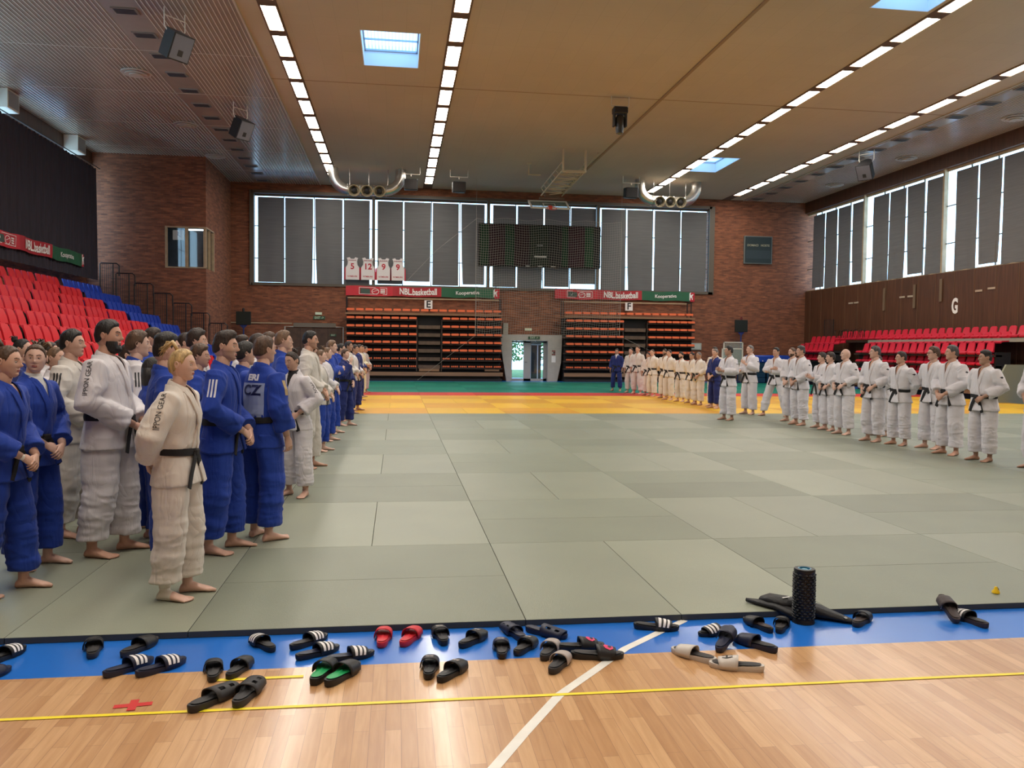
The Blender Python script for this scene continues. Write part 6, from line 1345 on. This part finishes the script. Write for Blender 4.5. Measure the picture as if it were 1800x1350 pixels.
# ------------------------------------------------------------------ everyone, with the camera-side line on the left and the coaches on the right
def place_left_front():
    p = person('foremost blonde woman in cream judo suit with black belt and bandaged ankle', -2.24, .72, 1.67, -8, 'cream', arms='back', hair='ponytail', hc='blond', skin='fair', bw=.95, fem=1, lean=.05, stance=.10, stag=.04, near=1, tape='foot', toe=10)
    side_text(p, 'IPPON GEAR', .05, .45, 1.345, ink, 1, -PI/2+.0, .9, -.015)
    mb = MB(); mb.box(-.014, .014, -.002, .002, -.018, .018); pt = mb; pt.v = [(v[0]+.6, v[1]+.02, v[2]+.90) for v in pt.v]
    p = person('bearded man in blue judo suit with three white shoulder stripes, hands clasped in front', -2.21, 1.96, 1.80, -3, 'blue', arms='clasp', hair='quiff', hc='dbrown', skin='light', bw=.98, lean=.04, stance=.12, stag=.06, near=1, beard='stubble', belt='black')
    side_quads(p, [(-.035, -.022, 1.40, 1.26), (-.010, .003, 1.40, 1.26), (.015, .028, 1.40, 1.26)], pw)
    p = person('man in blue judo suit seen from behind with pale back patch marked CZ', -1.95, 2.36, 1.77, 52, 'blue', arms='sides', hair='short', hc='brown', skin='light', bw=.95, face_yaw=.25, lean=.03, stance=.12, stag=.03, near=1)
    M_ = Matrix.Translation((0, -.5, 1.2)) @ rotm(PI/2, 'X')
    mb = MB(); V = []
    for j in range(9):
        for i in range(6): V.append((-.125+.25*i/5, -.5, 1.05+.30*j/8))
    mb.add(V, [(j*6+i, j*6+i+1, (j+1)*6+i+1, (j+1)*6+i) for j in range(8) for i in range(5)]); bp = p['decal'](mb, None, Vector((0, 1, 0)), 'back_patch', mat('patch_pale', (.30, .36, .55), .8), p['jacket'])
    t = text_mb('CZ', .12, 0, .004, 'CENTER', 1.2); t.v = [tuple(Matrix.Translation((0, -.5, 1.285)) @ rotm(PI/2, 'X') @ Vector(v)) for v in t.v]
    o = p['decal'](t, None, Vector((0, 1, 0)), 'patch_lettering', mat('print_navy', (.01, .015, .08), .6), p['jacket'])
    if o:
        for v in o.data.vertices: v.co.y -= .004
    t = text_mb('ERI', .07, 0, .004, 'CENTER', 1.3); t.v = [tuple(Matrix.Translation((0, -.5, 1.395)) @ rotm(PI/2, 'X') @ Vector(v)) for v in t.v]; p['decal'](t, None, Vector((0, 1, 0)), 'back_lettering', pw, p['jacket'])
    side_quads(p, [(-.02, .02, 1.40, 1.27)], gold)
    p = person('laughing woman with dark hair bun, white judo suit over black shirt, hands on belt', -1.90, 4.45, 1.64, 240, 'white', arms='belt', hair='bun', hc='dbrown', skin='light', bw=.9, fem=1, lean=.12, tilt=0, stance=.12, near=1, undershirt='black', face_yaw=.15, face_pitch=-.12)
    side_text(p, 'IPPON', .055, .45, 1.34, ink, -1, PI/2, .9)
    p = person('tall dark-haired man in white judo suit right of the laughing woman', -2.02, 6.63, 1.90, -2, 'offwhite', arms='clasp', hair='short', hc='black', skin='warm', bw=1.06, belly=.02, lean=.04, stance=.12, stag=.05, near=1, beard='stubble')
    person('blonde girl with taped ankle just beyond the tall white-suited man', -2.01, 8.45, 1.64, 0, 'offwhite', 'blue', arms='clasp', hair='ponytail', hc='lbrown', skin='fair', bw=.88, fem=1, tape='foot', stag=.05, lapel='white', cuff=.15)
    person('fair-haired girl in white jacket and blue trousers beyond the taped-ankle girl', -2.03, 9.9, 1.68, 0, 'white', 'blue', arms='clasp', hair='bun', hc='lbrown', skin='fair', bw=.9, fem=1, stag=.06, lapel='blue')
    person('tall fair-haired boy in blue judo suit with arms held up in front', -2.05, 11.2, 1.80, -6, 'blue', arms='crossed', hair='mop', hc='lbrown', skin='fair', bw=.95, stag=.05)
    person('girl in dark blue judo suit raising a hand to her mouth', -1.89, 12.8, 1.64, -25, 'navy', 'navy', arms='face', arms_l='clasp', hair='bob', hc='brown', skin='fair', bw=.9, fem=1, stag=.06)
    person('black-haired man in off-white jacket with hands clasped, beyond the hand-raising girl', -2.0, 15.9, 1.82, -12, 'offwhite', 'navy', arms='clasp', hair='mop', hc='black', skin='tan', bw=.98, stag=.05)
    person('dark-haired person in white jacket with navy lapel and trousers', -1.9, 17.0, 1.74, -15, 'white', 'navy', arms='clasp', hair='short', hc='dbrown', skin='tan', bw=.92, stag=.06, lapel='navy')
    person('person in dark navy jacket near the far end of the left line', -1.97, 21.1, 1.76, -15, 'navy', 'navy', arms='clasp', hair='short', hc='dbrown', skin='tan', bw=.95, lapel='white')
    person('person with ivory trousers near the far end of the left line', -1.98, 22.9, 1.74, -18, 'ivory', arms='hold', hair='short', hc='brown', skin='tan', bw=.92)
    person('last person of the left line, pale suit, against the dark bleachers', -1.96, 25.7, 1.71, -20, 'grey', arms='clasp', hair='short', hc='dbrown', skin='tan', bw=.95)
def place_left_second():
    p = person('woman in blue with gold shoulder lettering and taped fingers at left edge', -3.42, .92, 1.68, -4, 'blue', arms='clasp', hair='ponytail', hc='brown', skin='light', bw=.98, fem=1, lean=.08, stance=.12, stag=.10, near=1, tape='hand')
    side_text(p, 'NIMON', .055, .45, 1.33, gold, 1, -PI/2, .9, -.01)
    person('woman in blue judo suit looking at the camera over her shoulder', -3.50, 1.60, 1.69, -18, 'blue', arms='clasp', hair='bun', hc='brown', skin='fair', bw=1.0, fem=1, face_yaw=.95, lean=.05, stance=.11, stag=.05, near=1, lapel='blue', undershirt='white')
    p = person('dark-haired man in off-white judo suit with three black stripes and blue belt', -3.60, 2.66, 1.81, -2, 'offwhite', arms='clasp', hair='short', hc='black', skin='light', bw=.98, stance=.11, stag=.05, near=1, belt='blue')
    side_quads(p, [(-.035, -.022, 1.41, 1.27), (-.010, .003, 1.41, 1.27), (.015, .028, 1.41, 1.27)], ink)
    p = person('big full-bearded man in white judo suit with black shoulder lettering', -3.07, 1.95, 1.88, -4, 'white', arms='clasp', hair='short', hc='black', skin='warm', bw=1.12, belly=.03, stance=.12, stag=.07, near=1, beard='full')
    side_text(p, 'IPPON GEAR', .05, .5, 1.35, ink, 1, -PI/2, .9, -.01)
    person('dark-haired youth half hidden behind the big bearded man', -3.42, 3.6, 1.69, 4, 'blue', arms='clasp', hair='short', hc='dbrown', skin='light', bw=.95)
    p = person('brown-haired youth in white judo suit with black stripes, face turned away from camera', -3.16, 3.0, 1.81, 20, 'white', arms='clasp', hair='mop', hc='brown', skin='fair', bw=.96, near=1, lapel='blue')
    side_quads(p, [(-.035, -.022, 1.41, 1.28), (-.010, .003, 1.41, 1.28), (.015, .028, 1.41, 1.28)], ink)
    person('tall brown-haired man whose head shows above the youth in striped white suit', -3.39, 4.3, 1.87, 0, 'blue', arms='clasp', hair='short', hc='dbrown', skin='light')
    p = person('dark-haired man in blue judo suit with gold lettering behind the foremost blonde woman', -2.47, 1.34, 1.77, 22, 'blue', arms='sides', hair='fade', hc='black', skin='light', bw=1.0, stance=.13, near=1)
    side_text(p, 'IPPON', .06, .45, 1.34, gold, 1, -PI/2, .9)
    person('long black-haired woman left of the dark-haired man with gold lettering', -2.86, 2.4, 1.58, 30, 'blue', arms='sides', hair='long', hc='black', skin='light', bw=.88, fem=1)
def place_heads():
    C = 'head in the crowd on the left, '
    for lab, x, y, H, gi, hair, hc, hd, fy, fem in (
        ('light-haired woman behind the one looking at the camera, white collar', -3.98, 3.3, 1.66, 'white', 'ponytail', 'lbrown', -10, 0, 1),
        ('dark-haired person with pale headband behind the two women on the left', -4.23, 3.8, 1.71, 'white', 'bun', 'dbrown', 0, 0, 1),
        ('short-haired person standing farther back behind the man with blue belt', -4.49, 4.8, 1.73, 'blue', 'short', 'dbrown', 0, 0, 0),
        ('black-haired person behind the woman at the left picture edge', -4.65, 4.2, 1.74, 'navy', 'bun', 'black', 0, 0, 1),
        ('curly dark-haired man showing above the foremost blonde woman', -2.94, 4.3, 1.85, 'white', 'curly', 'dbrown', 0, 0, 0),
        ('curly brown-haired woman between the blonde woman and the striped blue man', -2.68, 3.3, 1.69, 'blue', 'curly', 'brown', 0, .1, 1),
        ('dark-haired man left of the curly-haired man, far behind', -3.32, 5.4, 1.83, 'white', 'short', 'dbrown', 5, 0, 0),
        ('short-haired man just behind the striped blue man, farther away', -2.71, 5.6, 1.81, 'white', 'fade', 'dbrown', 5, 0, 0),
        ('black-haired man in blue between striped blue man and the one marked CZ', -2.27, 3.35, 1.72, 'blue', 'mop', 'black', 25, 0, 0),
        ('dark-haired man behind the black-haired man in blue, taller', -2.42, 5.0, 1.82, 'white', 'mop', 'dbrown', 10, 0, 0),
        ('brown-haired man in the rear row above the man marked CZ', -2.50, 6.4, 1.87, 'blue', 'mop', 'brown', 5, 0, 0),
        ('lighter brown-haired man just above the laughing woman', -2.22, 5.7, 1.88, 'blue', 'mop', 'lbrown', 8, 0, 0),
        ('black-haired person left of the tall white-suited man, farther back', -2.5, 8.1, 1.80, 'blue', 'short', 'black', 0, 0, 0),
        ('dark-haired person in the gap behind the tall fair-haired boy', -2.05, 13.9, 1.75, 'blue', 'short', 'black', 0, 0, 0),
        ('dark-haired youth behind the fair-haired boy, second row', -2.5, 12.2, 1.74, 'navy', 'mop', 'dbrown', 0, 0, 0),
        ('reddish-brown-haired person low between striped youth and the man with gold lettering', -3.54, 5.2, 1.67, 'white', 'curly', 'brown', 0, 0, 0),
        ('black-haired person just before the black-haired man in off-white jacket', -2.3, 14.8, 1.76, 'navy', 'mop', 'black', -10, 0, 0),
        ('dark-haired person between the two pale far-end figures', -2.5, 19.0, 1.75, 'blue', 'short', 'black', -10, 0, 0),
        ('person behind the far end of the left line', -2.5, 24.0, 1.72, 'blue', 'short', 'dbrown', -10, 0, 0)):
        person(lab, x, y, H, hd, gi, arms='clasp', hair=hair, hc=hc, skin='light', bw=.95, fem=fem, face_yaw=fy, group='crowd behind the left front line', stag=.05)
def place_right():
    L_ = [  # far coaches' cream has the mats' yellow bounce light put into the suit colour
     ('man in dark blue judo suit at the far end of the coaches', 8.04, 27.6, 1.73, 238, 'navy', dict(arms='sides', hair='short', hc='black', undershirt='white', pants='navy', skin='tan', stance=.16)),
     ('slim coach in off-white suit next to the blue-suited far-end man', 8.25, 26.3, 1.76, 225, 'offwhite', dict(arms='sides', hair='short', hc='dbrown')),
     ('taller coach in off-white suit, third from the far end', 8.26, 25.4, 1.83, 222, 'offwhite', dict(arms='sides', hair='short', hc='brown')),
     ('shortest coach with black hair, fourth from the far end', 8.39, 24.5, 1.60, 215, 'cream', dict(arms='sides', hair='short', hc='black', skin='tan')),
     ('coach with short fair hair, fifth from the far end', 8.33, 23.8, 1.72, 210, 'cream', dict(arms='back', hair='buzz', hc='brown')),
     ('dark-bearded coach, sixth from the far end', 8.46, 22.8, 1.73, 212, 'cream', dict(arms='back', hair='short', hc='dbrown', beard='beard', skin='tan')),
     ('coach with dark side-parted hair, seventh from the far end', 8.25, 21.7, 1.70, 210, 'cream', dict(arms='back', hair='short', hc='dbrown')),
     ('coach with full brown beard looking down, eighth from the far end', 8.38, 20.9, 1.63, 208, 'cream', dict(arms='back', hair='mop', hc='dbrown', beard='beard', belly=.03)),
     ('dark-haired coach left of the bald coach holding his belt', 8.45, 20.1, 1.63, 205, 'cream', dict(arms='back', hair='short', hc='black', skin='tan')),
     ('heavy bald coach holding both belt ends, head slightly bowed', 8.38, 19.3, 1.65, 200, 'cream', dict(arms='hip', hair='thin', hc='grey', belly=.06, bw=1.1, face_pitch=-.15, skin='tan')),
     ('tall black-haired coach behind the man in blue', 8.65, 18.7, 1.80, 206, 'cream', dict(arms='clasp', hair='short', hc='black')),
     ('coach in blue judo suit with clasped hands, left of the clapping man', 8.35, 17.9, 1.74, 200, 'navy', dict(arms='clasp', hair='short', hc='grey', pants='navy')),
     ('dark-haired man clapping, standing forward on the grey-green mats', 7.15, 14.05, 1.81, 200, 'white', dict(face_yaw=0.5, arms='clap', hair='short', hc='black', skin='tan', near=1)),
     ('grey-haired coach with hands joined before his chest', 8.47, 15.8, 1.86, 200, 'white', dict(face_yaw=0.3, arms='hold', arms_l='chest', hair='buzz', hc='grey', belly=.02, near=1)),
     ('black-haired coach with crossed arms and legs apart', 8.91, 15.2, 1.79, 212, 'white', dict(face_yaw=0.2, arms='crossed', hair='short', hc='black', stance=.26, stag=-.12, skin='warm', near=1)),
     ('bearded balding coach half hidden behind the man with closely cropped hair', 8.55, 13.6, 1.79, 200, 'white', dict(face_yaw=0.3, arms='clasp', hair='buzz', hc='brown', beard='beard', lapel='white')),
     ('closely cropped coach with clasped hands, right of the crossed-arms coach', 8.33, 12.75, 1.82, 190, 'white', dict(face_yaw=0.35, arms='clasp', hair='fade', hc='dgrey', skin='warm', bw=1.04, near=1)),
     ('short stout coach clapping with raised hands', 8.44, 12.0, 1.67, 185, 'white', dict(face_yaw=0.3, arms='clap', hair='mop', hc='dbrown', belly=.05, near=1)),
     ('dark-haired stout person right beside the clapping coach', 8.36, 11.5, 1.68, 188, 'white', dict(face_yaw=0.35, arms='belt', hair='mop', hc='dbrown', belly=.04, near=1)),
     ('bald coach with hands on his belt', 8.24, 10.7, 1.76, 192, 'white', dict(face_yaw=0.35, arms='belt', hair='bald', hc='brown', belly=.03, bw=1.06, skin='fair', near=1)),
     ('balding coach bowing his head, behind the grey-haired coach with watch', 8.85, 10.4, 1.66, 190, 'white', dict(face_yaw=0.3, arms='clasp', hair='thin', hc='brown', face_pitch=-.45, lean=.16, bw=1.03, near=1)),
     ('grey-haired coach with hands at belt and dark wristwatch', 8.11, 9.45, 1.81, 194, 'white', dict(face_yaw=0.45, arms='hip', arms_l='belt', hair='short', hc='dgrey', bw=1.08, belly=.02, near=1)),
     ('brown-haired coach with hands behind his back and long belt ends', 8.25, 8.85, 1.71, 196, 'white', dict(face_yaw=0.5, arms='back', hair='short', hc='dbrown', skin='warm', bw=1.03, near=1)),
     ('young coach with glasses and brown hair', 8.50, 8.3, 1.80, 196, 'white', dict(face_yaw=0.5, arms='back', hair='mop', hc='brown', glasses=True, near=1, skin='light')),
     ('grey-haired athletic coach with clasped hands, right of the one with glasses', 8.27, 7.5, 1.82, 190, 'white', dict(face_yaw=0.5, arms='clasp', hair='short', hc='dgrey', bw=1.1, near=1, skin='warm')),
     ('black-haired coach with one hand on his belt, rightmost fully visible figure', 8.28, 6.73, 1.74, 190, 'white', dict(face_yaw=0.45, arms='back', arms_l='belt', hair='fade', hc='black', skin='tan', bw=1.1, belly=.02, near=1)),
     ('person in white judo suit mostly cut off by the right picture edge', 8.50, 5.85, 1.81, 192, 'white', dict(face_yaw=0.3, arms='belt', hair='short', hc='black', skin='tan', bw=1.03))]
    for lab, x, y, H, hd, gi, kw in L_:
        kw = dict(kw); kw.setdefault('toe', 14); kw.setdefault('stance', .13); near = kw.pop('near', 0)
        P = person(lab, x, y, H, hd, gi, near=1 if (near and y < 13) else 0, **kw)
        if near:
            mb = MB(); mb.add([(-.42, .0, 1.36), (-.42, .035, 1.345), (-.42, .01, 1.325), (-.42, -.02, 1.34)], [(0, 1, 2, 3)]); P['decal'](mb, None, Vector((1, 0, -.1)).normalized(), 'sleeve_emblem', ink, P['jacket'])
place_left_front(); place_left_second(); place_heads(); place_right()
